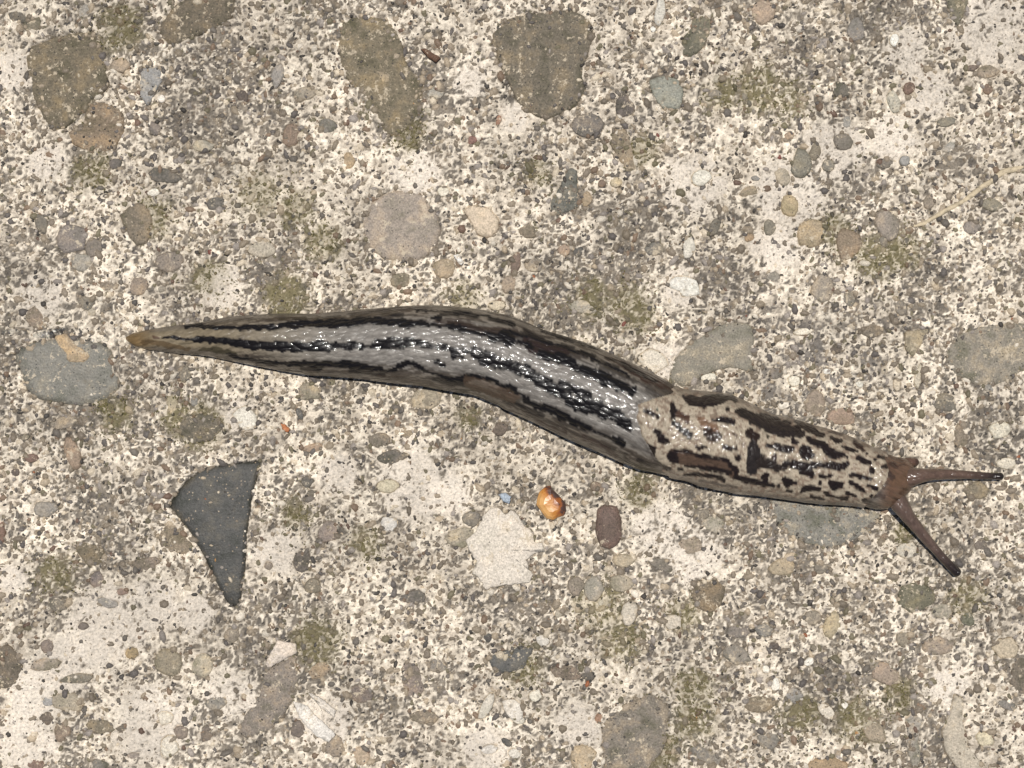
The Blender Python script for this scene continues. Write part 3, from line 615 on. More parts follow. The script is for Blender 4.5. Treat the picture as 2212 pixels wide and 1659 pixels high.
# ------------------------------------------------------------------ sand grains: real geometry, one part of the pavement
NG = 54000
ux = rng.uniform(-0.088, 0.088, NG * 2); uy = rng.uniform(-0.0665, 0.0665, NG * 2)
hz, smk, mo, pa = Hs(ux, uy)
clump = fbm(ux * 1000 / 4.5, uy * 1000 / 4.5, 3, 91)
prob = (0.62 + 0.9 * (clump - 0.25)) * (1 - 0.80 * np.clip(pa * 1.3, 0, 1)) * (1 - 0.86 * smk) + 0.12 * mo * (1 - smk)
keep = rng.random(NG * 2) < prob
ux, uy, hz, smk, mo, pa = [a[keep][:NG] for a in (ux, uy, hz, smk, mo, pa)]
n = len(ux)
rad = np.exp(rng.normal(math.log(0.33), 0.40, n)); rad = np.clip(rad, 0.12, 0.85) * (1 - 0.35 * smk)
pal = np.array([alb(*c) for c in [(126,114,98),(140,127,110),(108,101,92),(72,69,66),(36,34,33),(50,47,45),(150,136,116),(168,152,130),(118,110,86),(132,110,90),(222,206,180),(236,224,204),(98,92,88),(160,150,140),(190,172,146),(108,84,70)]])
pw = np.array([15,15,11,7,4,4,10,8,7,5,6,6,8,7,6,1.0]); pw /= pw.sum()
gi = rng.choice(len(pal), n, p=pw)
tiny = rng.random(n) < 0.06  # extra black sand grains, standing in for the shade of deep pores
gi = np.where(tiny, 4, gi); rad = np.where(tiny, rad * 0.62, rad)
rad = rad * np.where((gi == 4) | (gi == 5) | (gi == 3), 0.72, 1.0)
SEG = 6
ang = np.arange(SEG) / SEG * 2 * np.pi
el = rng.uniform(0.75, 1.45, n); rot = rng.uniform(0, 2 * np.pi, n)
vs_ = []
for fr, fz in ((1.0, -0.45), (0.70, 0.32)):
    r = rad[:, None] * fr * (1 + rng.uniform(-0.22, 0.22, (n, SEG)))
    lx = r * np.cos(ang) * el[:, None]; ly = r * np.sin(ang) / el[:, None]
    x = lx * np.cos(rot)[:, None] - ly * np.sin(rot)[:, None]; y = lx * np.sin(rot)[:, None] + ly * np.cos(rot)[:, None]
    z = rad[:, None] * (fz + rng.uniform(-0.15, 0.15, (n, SEG)))
    vs_.append(np.stack([x, y, z], -1))
vs_.append(np.stack([np.zeros((n, 1)), np.zeros((n, 1)), rad[:, None] * (0.50 + rng.uniform(-.1, .1, (n, 1)))], -1))
GV = np.concatenate(vs_, 1)                                    # n, 22, 3
zoff = np.maximum(hz * 1000, -0.25) + rng.uniform(-0.45, 0.10, n) * rad - 0.03
zoff = np.where(smk > 0.04, rng.uniform(-0.12, 0.16, n), zoff)
GV[..., 0] += ux[:, None] * 1000; GV[..., 1] += uy[:, None] * 1000; GV[..., 2] += zoff[:, None]
NVG = 2 * SEG + 1
ft = []
for r in range(1):
    for i in range(SEG):
        a, b = r * SEG + i, r * SEG + (i + 1) % SEG
        ft += [(a, b, b + SEG), (a, b + SEG, a + SEG)]
for i in range(SEG): ft.append((SEG + i, SEG + (i + 1) % SEG, 2 * SEG))
ft = np.array(ft)
GF = (ft[None] + (np.arange(n) * NVG)[:, None, None]).reshape(-1)
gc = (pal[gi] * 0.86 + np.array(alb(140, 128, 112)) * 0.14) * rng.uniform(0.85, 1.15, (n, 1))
gc = gc * (0.90 + 0.24 * smooth(0.3, 0.7, fbm(ux * 1000 / 8, uy * 1000 / 8, 3, 78)))[:, None]
ol = np.array(alb(114, 106, 66)); k = (smooth(0.25, 0.9, mo) * rng.uniform(0, 1, n) * 0.8)[:, None]
gc = gc * (1 - k) + ol * k
rare = rng.random(n) < 0.0008
gc[rare] = np.array([alb(160, 100, 66), alb(182, 138, 88), alb(128, 80, 68)])[rng.integers(0, 3, rare.sum())]
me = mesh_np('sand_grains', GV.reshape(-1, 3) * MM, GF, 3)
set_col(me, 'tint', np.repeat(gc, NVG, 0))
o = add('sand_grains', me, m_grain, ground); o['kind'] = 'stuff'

# ------------------------------------------------------------------ the slug
NS, NT = 900, 132
up = resample(UP, 1600); lo = resample(LO, 1600)
mid = smooth1((up + lo) / 2, 41); mid = resample(mid, NS)
tan = np.gradient(mid, axis=0); tan = smooth1(tan, 81); tan /= np.hypot(tan[:, 0], tan[:, 1])[:, None]
nor = np.c_[tan[:, 1], -tan[:, 0]]                      # towards the upper edge (v grows downwards)
def cast(curve, sign):
    w = np.zeros(NS)
    for i in range(NS):
        d = curve - mid[i]
        al = d @ tan[i]; ac = (d @ nor[i]) * sign
        ok = (np.abs(al) < 12) & (ac > -3)
        w[i] = np.interp(0, *map(np.asarray, zip(*sorted(zip(al[ok], ac[ok]))))) if ok.sum() > 1 else 0
    return w
wu = cast(up, 1.0); wl = cast(lo, -1.0)
wu[0] = wl[0] = 0.4; wu[-1] = wl[-1] = 0.4
wu = np.maximum(smooth1(wu, 9), 0.4); wl = np.maximum(smooth1(wl, 9), 0.4)
c = mid + nor * ((wu - wl) / 2)[:, None]; w = (wu + wl) / 2
ZC = 0.24
hgt = w * S * 1.42                                      # height of the back
tt = np.arange(NS) / (NS - 1)
headk = smooth(0.90, 0.985, tt)
hgt = hgt * (1 + 0.05 * np.sin(tt * 9)) 
liftz = headk * 0.8 * MM
cx_, cy_ = P(c[:, 0], c[:, 1], ZC * hgt + liftz)
t2 = np.c_[tan[:, 0], -tan[:, 1]]; n2 = np.c_[-t2[:, 1], t2[:, 0]]
n2 = smooth1(n2, 41); n2 /= np.hypot(n2[:, 0], n2[:, 1])[:, None]
wm = w * S * (D - ZC * hgt - liftz) / D
phi = np.linspace(0, 2 * np.pi, NT, endpoint=False)
cp, sp_ = np.cos(phi), np.sin(phi)
e = 0.92
cxs = np.sign(cp) * np.abs(cp) ** e
top = np.abs(np.clip(sp_, 0, 1)) ** 0.95; bot = np.abs(np.clip(-sp_, 0, 1)) ** 0.55
ZZ = (ZC + (1 - ZC) * top[None, :] - bot[None, :] * ZC) * hgt[:, None] - bot[None, :] * (0.35 * MM) + liftz[:, None] * (1 - bot[None, :])
foot = 1 - 0.05 * bot
off = wm[:, None] * cxs[None, :] * foot[None, :]
# skin folds: longitudinal furrows and rows of tubercles, real relief
arc = np.r_[0, np.cumsum(np.hypot(np.diff(cx_), np.diff(cy_)))] * 1000
circ = (phi[None, :] * (wm[:, None] * 1000) * 0.85)
fold = (fbm(arc[:, None] / 3.2 + 0 * circ, circ / 0.55, 3, 50) - 0.5)
XX = cx_[:, None] + n2[:, 0][:, None] * off; YY = cy_[:, None] + n2[:, 1][:, None] * off
Nx = n2[:, 0][:, None] * cp[None, :]; Ny = n2[:, 1][:, None] * cp[None, :]; Nz = np.broadcast_to(sp_[None, :], Nx.shape)
amp = 0.16 * MM * np.clip(w / 40, 0.1, 1)[:, None] * (sp_[None, :] > -0.2)
XX = XX + Nx * fold * amp; YY = YY + Ny * fold * amp; ZZ = ZZ + Nz * fold * amp

# ---- skin pattern: dark bands on the back, blotches on the mantle (radius in crop units after each point)
def st(k, *pts, c=None, a=1.0):
    c = c or ((36, 27, 24) if k in 'DE' else (22, 18, 17))
    g = {'D': 1.27, 'E': 1.22}.get(k, 1.2)
    return ([(*cr(k, p[0], p[1]), p[2] * g * CR[k][2] * 2212 / 3264 + 0.5) for p in pts], c, a)
BR = (78, 58, 46)
BODY = [
 st('A',(850,490,18),(1000,490,22),(1150,490,22),(1250,505,22),(1400,500,22),(1650,495,22),(1800,470,25),(1900,470,32),(2212,450,36)),
 st('B',(0,450,40),(150,455,46),(300,445,40),(450,430,32),(600,420,32),(700,430,42),(850,440,28),(1000,460,42),(1150,450,30),(1250,450,22)),
 st('B',(1300,390,24),(1400,400,18)), st('B',(1500,470,36),(1650,490,44),(1800,530,44),(1900,570,22)),
 st('B',(1950,580,46),(2050,600,46),(2150,630,55)), st('B',(1130,305,16),(1240,310,16)), st('B',(1560,330,14),(1700,345,24),(1810,355,14)),
 st('B',(1350,430,16),(1600,440,30),(1900,520,34),(2212,560,40),c=(60,48,40),a=.7),
 st('C',(0,60,50),(90,120,36)), st('C',(250,120,26),(330,190,52),(450,230,70),(600,230,50),(740,250,24),c=(48,36,32)),
 st('C',(430,270,40),(560,310,46),(680,330,52),(780,380,44)),
 st('C',(800,420,30),(900,440,42),(1050,500,54),(1150,560,60),(1300,620,46),(1450,670,36)),
 st('C',(450,10,26),(700,85,28),(900,155,28),(1100,215,18)), st('C',(950,280,26),(1050,350,30)),
 st('C',(1150,300,18),(1350,400,36),(1600,530,52),(1800,600,52),(1900,650,30),c=(58,42,34)),
 st('C',(1150,300,14),(1400,420,22),(1700,570,22),a=.9),
 st('C',(1080,420,10),(1300,500,16),(1500,590,14),(1650,650,12),c=(60,54,48),a=.8),
 st('A',(570,600,13),(740,615,16)), st('A',(830,620,22),(1000,635,26),(1150,645,24),(1280,665,36),(1380,680,42),(1500,700,36),(1700,700,46),(1900,710,46),(2100,710,50),(2212,700,46)),
 st('B',(0,700,46),(150,715,46),(240,690,36)), st('B',(300,700,36),(420,690,46),(530,700,26)),
 st('B',(620,700,20),(720,680,54),(850,670,54),(1050,650,46),(1200,680,36),(1350,700,28),(1450,715,18)),
 st('B',(1450,715,12),(1530,750,14),(1750,740,28),(1900,790,28),(2050,850,28)), st('B',(1540,810,34),(1640,820,18)),
 st('B',(1750,780,20),(1800,830,36),(1950,880,46),(2100,900,54),(2212,930,54)),
 st('C',(0,370,46),(100,400,54),(250,450,54),(350,520,54),(480,600,54),(600,680,60)), st('C',(640,600,30),(750,650,44),(950,720,36)),
 st('C',(740,800,36),(870,830,80),(1050,860,70),(1150,940,62),(1260,930,62),(1350,1030,52),(1400,1090,34)),
 st('C',(600,680,40),(740,760,36)),
 st('A',(900,735,16),(1100,740,26),(1250,800,22),c=(58,52,34),a=.8), st('A',(1380,840,18),(1550,865,26),(1700,900,28),(1800,890,14),(2000,890,22),(2150,920,28),(2212,945,28)),
 st('B',(0,920,36),(150,900,26),(400,905,36),(600,940,32),(750,960,18)), st('B',(880,970,22),(1000,900,18),(1100,900,28),(1180,950,22),(1250,980,14)),
 st('B',(1350,880,20),(1440,920,18)), st('B',(1500,1070,22),(1640,1080,36),(1750,1040,28),(1900,1070,22),(2000,1090,18)),
 st('B',(2100,1150,26),(2212,1190,28)), st('C',(80,650,34),(170,690,18)),
 st('C',(260,780,26),(400,850,32),(550,890,36),(700,970,42),(800,1010,32),(900,1060,28),(1000,1110,18)),
 st('C',(1220,1190,30),(1330,1250,36)), st('C',(420,1040,30),(560,1110,34),(700,1150,26),c=(52,38,32),a=.8),
 st('C',(900,1190,20),(1100,1290,24),(1250,1380,18),c=(62,48,42),a=.7), st('B',(700,1040,14),(1000,1070,18),(1300,1100,16),c=(64,52,42),a=.6),
 st('B',(1700,1100,50),(1950,1180,60),(2200,1260,50),c=(92,74,58),a=.6),
 st('A',(1500,905,12),(1750,950,14),(2000,985,14),c=(40,32,26),a=.8),
 st('A',(1000,450,8),(1300,420,8),(1700,400,8),(2200,400,9),c=(70,60,48),a=.7), st('B',(0,400,10),(500,380,12),(900,330,12),c=(70,60,48),a=.7),
 st('E',(1900,860,30),(1960,900,20),c=(64,48,40),a=.8), st('E',(1880,1000,34),(1930,1060,26),c=(58,46,40),a=.8), st('E',(1700,1290,24),(1790,1300,18),c=(60,46,40),a=.7),
 st('E',(1960,800,16),(2060,830,14),c=(70,50,40),a=.7), st('E',(1950,1130,40),(2060,1080,50),(2140,1000,40),c=(112,86,62),a=.25), st('E',(1560,1420,20),(1700,1440,16),c=(66,52,46),a=.7),
 st('F',(420,210,12),(520,240,10),(640,230,9),c=(62,44,36),a=.7), st('F',(560,560,16),(630,520,16),c=(70,46,30),a=.7),
 st('A',(380,605,18),(430,600,14),c=(70,40,30),a=.7), st('A',(250,650,16),(520,700,22),(760,730,18),c=(86,66,40),a=.7),
]
MANT = [
 st('D',(760,268,12),(850,312,42),(1000,345,56),(1150,340,70),(1300,310,48),(1420,290,34),(1500,322,18),c=(46,38,33)),
 st('D',(800,300,14),(900,370,22),(1050,405,24),(1200,395,24)),
 st('D',(230,460,18),(330,510,26),(420,560,20)), st('D',(420,440,16),c=(60,66,52)),
 st('D',(620,390,28),(640,480,42),(620,560,28)), st('D',(700,530,36),(800,570,36),(830,620,26),c=BR),
 st('D',(1390,460,26)), st('D',(1550,480,46),(1700,560,54),(1850,630,64),(2000,700,72),(2150,780,54),c=(40,33,29)),
 st('D',(1180,600,16),(1300,600,42),(1450,620,28)), st('D',(1000,590,34),(1100,680,50),(1200,720,42),c=(112,80,58),a=.85),
 st('D',(640,640,26),(740,720,30),(850,800,40),c=(40,36,34)), st('D',(1100,780,50),(1200,830,60),(1270,850,34),c=(48,34,26)),
 st('D',(400,740,26),(470,820,40),(490,880,46),(540,900,26)), st('D',(300,970,24),(350,1010,36),(360,1100,18)),
 st('D',(960,960,18),(1070,985,18)), st('D',(1320,990,22),(1420,1000,32),(1480,1000,26)), st('D',(1500,1100,18),(1540,1140,22)),
 st('D',(570,1090,30),(650,1085,66),(800,1115,80),(950,1150,84),(1100,1170,66),(1250,1200,66),(1350,1250,72),(1450,1310,70),c=(88,70,57)),
 st('D',(560,1080,20),(650,1040,18),(760,1025,14),(900,1065,18),(1050,1100,18),(1200,1115,18),(1350,1150,22),(1440,1240,24),(1500,1300,30)),
 st('D',(600,1110,44),(660,1140,46)), st('D',(800,1220,14),(1000,1260,20),(1200,1275,26),(1400,1330,30)),
 st('D',(1480,810,22),c=BR), st('D',(1680,790,54),(1760,830,54),(1740,900,36),c=(44,32,26)),
 st('D',(1720,950,46),(1740,1050,72),(1750,1150,82),(1720,1260,62),(1680,1310,34),c=(46,40,37)), st('D',(1850,1180,70),(2000,1230,54),(2150,1270,36),c=(44,36,31)),
 st('D',(420,1210,18),(570,1280,20)), st('D',(700,1275,14),(760,1270,12)), st('D',(780,1350,14),(950,1350,20),(1150,1360,24),(1320,1420,24)),
 st('D',(1480,1380,22),(1650,1430,28),(1850,1470,32),(2000,1500,26)), st('D',(1900,1390,44)), st('D',(2030,1110,32)), st('D',(1930,830,18),c=(60,54,44)),
 st('D',(1000,1440,12),(1300,1500,16),(1500,1520,14),c=(84,74,66),a=.8),
 st('E',(190,610,22),(300,620,32),(400,640,36),(530,660,36)), st('E',(300,770,32),c=(48,30,26)),
 st('E',(0,270,46),(150,260,80),(300,320,98),(420,400,82),(560,420,62),(680,440,44),c=(44,36,32)), st('E',(620,370,40)),
 st('E',(430,260,18),(520,300,22)), st('E',(590,280,16),(750,350,36),(880,430,36),(960,470,22)), st('E',(550,540,26),(610,570,18)),
 st('E',(740,500,16),(830,550,44),(950,590,34),(1020,650,44),(1100,720,70),(1200,730,44),(1290,750,18)),
 st('E',(720,670,66),(720,750,44),(830,740,26)), st('E',(1050,410,14),(1220,450,14)), st('E',(1080,500,22),(1150,530,32),(1210,530,22)),
 st('E',(1240,610,18),(1330,650,26),(1420,690,18)), st('E',(1400,560,22),(1460,620,28),(1520,670,18),c=(46,30,26)),
 st('E',(1440,780,26),(1540,820,40),(1610,850,26)), st('E',(1560,720,15)), st('E',(1690,790,18)), st('E',(1720,740,13),(1830,780,18)),
 st('E',(1640,950,34)), st('E',(450,850,36),(600,880,52),(750,900,52),(880,880,34),(1080,890,34),(1250,900,34)), st('E',(700,960,52),(800,1000,34)),
 st('E',(1350,1020,26),(1480,1030,22),(1620,1060,22)), st('E',(1290,870,28)), st('E',(180,1030,40)), st('E',(0,1110,22),(150,1140,22)),
 st('E',(430,1070,34),(480,1110,54),(580,1120,26)), st('E',(340,1150,18)), st('E',(690,1210,34),(800,1190,46),(900,1190,26)), st('E',(920,1110,22)),
 st('E',(940,1020,22),(1000,1025,28),(1080,1020,14)), st('E',(1060,1110,26),(1130,1150,58),(1210,1150,34)),
 st('E',(1000,1260,18),(1080,1290,22),(1200,1320,18),(1310,1330,14)), st('E',(1300,1270,22),(1420,1300,14)),
 st('E',(1340,1120,26),(1440,1170,32),(1520,1240,18)), st('E',(1590,1160,18),(1700,1200,18)), st('E',(800,1300,13),(960,1350,13)),
 st('E',(470,1220,14),(530,1240,14)), st('E',(1640,1300,22)), st('E',(1520,1360,22),(1580,1370,18)), st('E',(1790,900,18),(1850,890,26)), st('E',(200,470,18),c=(70,62,50)),
]
LINK = [   # thin lines joining the broken bands
 st('B',(1200,460,14),(1350,470,16),(1520,480,18)), st('B',(1880,565,16),(2000,590,18)), st('C',(60,110,18),(200,140,18),(330,190,20)), st('C',(650,330,18),(760,390,18),(860,430,18)),
 st('A',(700,480,9),(860,490,14)), st('A',(480,600,8),(600,602,10)), st('A',(730,617,12),(850,622,16)), st('B',(220,700,18),(320,700,18)), st('B',(500,700,16),(650,700,16)),
 st('C',(560,650,22),(680,720,24),(760,790,26)), st('B',(730,955,12),(800,975,12),(900,968,14)), st('B',(1230,985,10),(1350,1020,12),(1520,1070,14)), st('B',(1980,1090,14),(2110,1150,16)),
 st('C',(160,690,14),(270,780,18)), st('C',(990,1110,14),(1120,1160,14),(1230,1195,18)), st('A',(1200,800,12),(1300,830,12),(1400,845,14)),
 st('C',(600,180,14),(800,240,16),(960,290,16)), st('C',(1040,345,16),(1200,420,14),(1400,520,12)), st('B',(1240,312,10),(1400,318,9),(1560,330,10)), st('B',(1800,355,12),(2000,400,14),(2212,470,18)),
 st('C',(0,20,16),(200,60,14),(400,110,14),(600,170,12)),
]
MPOLY = [cr('C', 1940, 640)] + [cr('C', *p) for p in [(1860,705),(1700,745),(1490,822),(1500,900),(1475,980),(1515,1080),(1535,1180),(1600,1270),(1680,1410),(1780,1520),(1880,1600)]] + \
        [cr('D', *p) for p in [(700,1405),(980,1500),(1250,1550),(1500,1605),(1800,1645)]] + \
        [cr('E', *p) for p in [(300,1315),(700,1378),(1000,1405),(1300,1415),(1480,1430),(1660,1320),(1780,1200),(1850,1080),(1875,950),(1830,800),(1800,700)]] + \
        [cr('E', *p) for p in [(1650,640),(1450,545),(1250,460),(1000,375),(800,325),(560,255),(350,195),(130,135)]] + \
        [cr('D', *p) for p in [(1850,465),(1700,385),(1500,295),(1400,255),(1100,217),(900,203),(760,180)]]

def paint(base, u, v, strokes, warp=1.0):
    du = (fbm(u / 15, v / 8, 2, 101) - 0.5) * 10 * warp; dv = (fbm(u / 13, v / 9, 2, 131) - 0.5) * 11 * warp + (vnoise(u / 4.5, v / 4.5, 140) - 0.5) * 1.6
    uu = u + du; vv = v + dv
    for pts, c, a in strokes:
        best = np.full(u.shape, -1e9)
        for i in range(max(1, len(pts) - 1)):
            x1, y1, r1 = pts[i]; x2, y2, r2 = pts[min(i + 1, len(pts) - 1)]
            dx, dy = x2 - x1, y2 - y1
            t = np.clip(((uu - x1) * dx + (vv - y1) * dy) / (dx * dx + dy * dy + 1e-9), 0, 1)
            best = np.maximum(best, r1 + (r2 - r1) * t - np.hypot(uu - x1 - t * dx, vv - y1 - t * dy))
        k = (smooth(-1.3, 1.3, best) * a)[..., None]
        base = base * (1 - k) + np.array(alb(*c)) * k
    return base
def body_base(u, v, off_rel):
    t = u
    g = np.array(alb(138, 132, 124)); tl = np.array(alb(130, 117, 95)); tip = np.array(alb(120, 97, 64)); side = np.array(alb(116, 106, 93)); head = np.array(alb(108, 83, 66))
    a = smooth(420, 800, u)[..., None]
    c = tl * (1 - a) + g * a
    b = (smooth(0.42, 0.80, np.abs(off_rel)) * 0.92)[..., None]; c = c * (1 - b) + side * b
    k = (1 - smooth(285, 350, u))[..., None]; c = c * (1 - k) + tip * k
    h = smooth(1880, 1925, u)[..., None]; c = c * (1 - h) + head * h
    return c * (0.86 + 0.28 * fbm(u / 9, v / 4, 3, 150))[..., None]
UU, VV = UV(XX, YY, ZZ)
orel = np.broadcast_to(cp[None, :], UU.shape)
base = body_base(UU, VV, orel)
# fine dark streaks running along the flanks, and dark lines low on each side
a_ = arc[:, None] + 0 * circ
st1 = fbm(a_ / 5.0, circ / 0.62 + 40, 3, 210); st2 = fbm(a_ / 2.6, circ / 0.34, 3, 220)
fl = smooth(0.35, 0.62, np.abs(orel)) * smooth(300, 480, UU) * (1 - smooth(1860, 1900, UU))
k1 = (smooth(0.535, 0.60, st1) * fl * 0.78)[..., None]; base = base * (1 - k1) + np.array(alb(44, 36, 31)) * k1
k2 = (smooth(0.56, 0.64, st2) * (0.25 + 0.5 * fl) * smooth(330, 520, UU))[..., None]; base = base * (1 - k2) + np.array(alb(66, 56, 48)) * k2
k3 = (np.exp(-((np.abs(orel) - 0.93) / 0.035) ** 2) * smooth(0.3, 0.6, fbm(a_ / 6, circ * 0 + 2, 2, 230)) * 0.8 * smooth(420, 600, UU))[..., None]; base = base * (1 - k3) + np.array(alb(36, 30, 26)) * k3
wob = (fbm(a_ / 4.0, circ * 0 + 5, 3, 232) - 0.5) * 0.16
k5 = (smooth(0.075, 0.035, np.abs(np.abs(orel) - 0.76 + wob)) * smooth(0.40, 0.50, fbm(a_ / 2.4, np.sign(orel) * 9 + 0 * circ, 2, 236)) * 0.85 * smooth(480, 640, UU) * (1 - smooth(1400, 1440, UU)))[..., None]; base = base * (1 - k5) + np.array(alb(30, 25, 22)) * k5
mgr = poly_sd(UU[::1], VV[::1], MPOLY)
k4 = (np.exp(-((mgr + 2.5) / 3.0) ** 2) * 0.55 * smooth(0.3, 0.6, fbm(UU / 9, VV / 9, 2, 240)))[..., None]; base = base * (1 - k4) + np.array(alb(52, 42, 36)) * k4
skin = paint(base, UU, VV, BODY + LINK)
def tube_mesh(name, XX, YY, ZZ, skin, sco, caps=True):
    a, b = XX.shape
    v = np.stack([XX, YY, ZZ], -1).reshape(-1, 3)
    idx = np.arange(a * b).reshape(a, b); nx_ = np.roll(idx, -1, 1)
    F = np.stack([idx[:-1], nx_[:-1], nx_[1:], idx[1:]], -1).reshape(-1, 4)
    me = mesh_np(name, v, F.ravel(), 4)
    set_col(me, 'skin', skin.reshape(-1, 3)); set_vec(me, 'skin_co', sco.reshape(-1, 3))
    return me
def close_ends(XX, YY, ZZ):
    for k in (0, -1):
        XX[k] = XX[k].mean(); YY[k] = YY[k].mean(); ZZ[k] = ZZ[k].mean()
close_ends(XX, YY, ZZ)
sco = np.stack([arc[:, None] + 0 * circ, circ, 0 * circ], -1)
slug = bpy.data.objects.new('slug', None); col.objects.link(slug)
slug.empty_display_size = 0.02
tag(slug, 'long grey slug with black stripes, spotted tan mantle and brown tentacles crawling on concrete', 'slug')
body = add('body', tube_mesh('body', XX, YY, ZZ, skin, sco), m_skin, slug)
body['label'] = 'grey brown striped slug body tapering to an orange brown tail'

# mantle: a flap of flesh lying over the fore part of the back
rows = np.where((UU[:, NT // 4] > cr('C', 1400, 0)[0]) & (UU[:, NT // 4] < cr('E', 1960, 0)[0]))[0]
r0, r1 = rows[0], rows[-1]
keepc = np.where(sp_ > -0.05)[0]; keepc = keepc[np.argsort(phi[keepc])]
MX, MY, MZ = XX[r0:r1][:, keepc].copy(), YY[r0:r1][:, keepc].copy(), ZZ[r0:r1][:, keepc].copy()
mu, mv = UV(MX, MY, MZ)
sdm = poly_sd(mu, mv, MPOLY)
edge_side = np.abs(cp[keepc])[None, :] > 0.86
sd2 = np.where(edge_side & (sdm > -6), np.maximum(sdm, 4.0), sdm)
offm = np.where(sd2 > 0, 0.42 * np.sqrt(smooth(0, 11, sd2)) , -0.5) * MM
offm = np.maximum(offm, -0.5 * MM) * 1.0
nn = np.stack([Nx[r0:r1][:, keepc], Ny[r0:r1][:, keepc], Nz[r0:r1][:, keepc]], -1)
# smoother skin than the back: take the folds away again and add fine concentric ripples
fk = (fold * amp)[r0:r1][:, keepc]
rip = (vnoise(mu / 9, mv / 6, 171) - 0.5) * 0.06 * MM
MX = MX + nn[..., 0] * (offm - fk * 0.7 + rip); MY = MY + nn[..., 1] * (offm - fk * 0.7 + rip); MZ = MZ + nn[..., 2] * (offm - fk * 0.7 + rip)
mu2, mv2 = UV(MX, MY, MZ)
mb = np.array(alb(177, 163, 142)) * (0.86 + 0.28 * fbm(mu2 / 14, mv2 / 10, 3, 160))[..., None]
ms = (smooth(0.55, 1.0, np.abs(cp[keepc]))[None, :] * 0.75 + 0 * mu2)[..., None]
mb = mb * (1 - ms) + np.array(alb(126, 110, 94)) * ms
rim = ((1 - smooth(0.5, 3.0, sdm)) * 0.12)[..., None]
mb = mb * (1 - rim) + np.array(alb(196, 180, 158)) * rim
fl2 = smooth(0.02, 0.08, fbm(mu2 / 8, mv2 / 4.5, 3, 250) - 0.53)[..., None] * 0.6
mb = mb * (1 - fl2) + np.array(alb(112, 88, 72)) * fl2
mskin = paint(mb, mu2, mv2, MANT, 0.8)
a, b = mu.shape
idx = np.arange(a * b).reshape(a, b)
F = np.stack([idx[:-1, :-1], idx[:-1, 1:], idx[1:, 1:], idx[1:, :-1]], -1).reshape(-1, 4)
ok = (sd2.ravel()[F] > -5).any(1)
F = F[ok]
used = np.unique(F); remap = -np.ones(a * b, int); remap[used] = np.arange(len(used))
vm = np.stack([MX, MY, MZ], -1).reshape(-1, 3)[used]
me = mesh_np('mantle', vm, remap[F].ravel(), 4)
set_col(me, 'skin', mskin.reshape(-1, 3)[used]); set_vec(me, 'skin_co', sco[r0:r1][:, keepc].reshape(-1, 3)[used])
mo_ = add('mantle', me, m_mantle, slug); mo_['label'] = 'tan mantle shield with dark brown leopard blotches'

# tentacles
def tentacle(pts, colr, tipc, name='tentacle', n=60, seg=20, eye=True):
    p = np.array(pts, float)      # u, v, r(units), z(mm)
    d = np.r_[0, np.cumsum(np.hypot(*np.diff(p[:, :2], axis=0).T))]
    t = np.linspace(0, d[-1], n)
    q = [smooth1(np.interp(t, d, p[:, k]), 9) for k in range(4)]
    u, v, r, z = q; z = z * MM; r = r * 0.92
    x, y = P(u, v, z); rr = r * S
    dx, dy, dz = np.gradient(x), np.gradient(y), np.gradient(z)
    L = np.sqrt(dx ** 2 + dy ** 2 + dz ** 2); T = np.c_[dx / L, dy / L, dz / L]
    side = np.c_[-T[:, 1], T[:, 0], 0 * T[:, 0]]; side /= np.linalg.norm(side, axis=1)[:, None]
    upv = np.cross(T, side)
    cap = np.sqrt(np.clip(1 - np.clip((t - (d[-1] - r[-1])) / r[-1], 0, 1) ** 2, 0, 1)); rr = rr * np.maximum(cap, 0.02)
    ph = np.linspace(0, 2 * np.pi, seg, endpoint=False)
    ringn = fbm(np.arange(n)[:, None] / 2.2 + 0 * ph, ph[None] * 2 + 0 * t[:, None], 2, 190)
    R = rr[:, None] * (0.94 + 0.12 * ringn)
    C = np.stack([x, y, z], -1)[:, None] + side[:, None] * (R * np.cos(ph))[..., None] + upv[:, None] * (R * np.sin(ph))[..., None]
    kk = smooth(0.55, 1.0, t / d[-1])[:, None, None]
    base = np.array(alb(*colr)) * (1 - kk) + np.array(alb(*tipc)) * kk + 0 * C
    base = base * (0.75 + 0.5 * fbm(np.arange(n)[:, None] / 3 + 0 * ph, ph[None] * 1.5 + 0 * t[:, None], 3, 191))[..., None]
    sc = np.stack([t[:, None] * S * 1000 + 0 * ph, ph[None] * R * 1000, 0 * R], -1)
    XX_, YY_, ZZ_ = C[..., 0].copy(), C[..., 1].copy(), C[..., 2].copy()
    close_ends(XX_, YY_, ZZ_)
    o = add(name, tube_mesh(name, XX_, YY_, ZZ_, base, sc), m_tent, slug)
    if eye:
        bm_v = []; er = r[-1] * S * 0.8
        c0 = np.array([x[-1], y[-1], z[-1]]) - T[-1] * r[-1] * S * 0.66
        la = np.linspace(0, np.pi, 9); lo_ = np.linspace(0, 2 * np.pi, 14, endpoint=False)
        VX = c0[0] + er * np.sin(la)[:, None] * np.cos(lo_); VY = c0[1] + er * np.sin(la)[:, None] * np.sin(lo_); VZ = c0[2] + er * 1.15 * np.cos(la)[:, None] + 0 * lo_
        e_ = add('eye', tube_mesh('eye', VX, VY, VZ, np.zeros((9, 14, 3)), np.zeros((9, 14, 3))), m_eye, o)
    return o
fF = CR['F'][2] * 2212 / 3264
def fp(x, y, r, z): u, v = cr('F', x, y); return (u, v, r * fF, z)
tentacle([fp(480,400,150,3.0), fp(620,385,135,3.6), fp(700,370,118,3.9), fp(800,352,94,4.0), fp(900,342,76,3.8), fp(1100,338,66,3.2), fp(1400,350,50,2.6), fp(1650,363,42,2.1), fp(1740,364,48,2.0), fp(1788,364,48,2.0)], (100,80,68), (34,26,23))
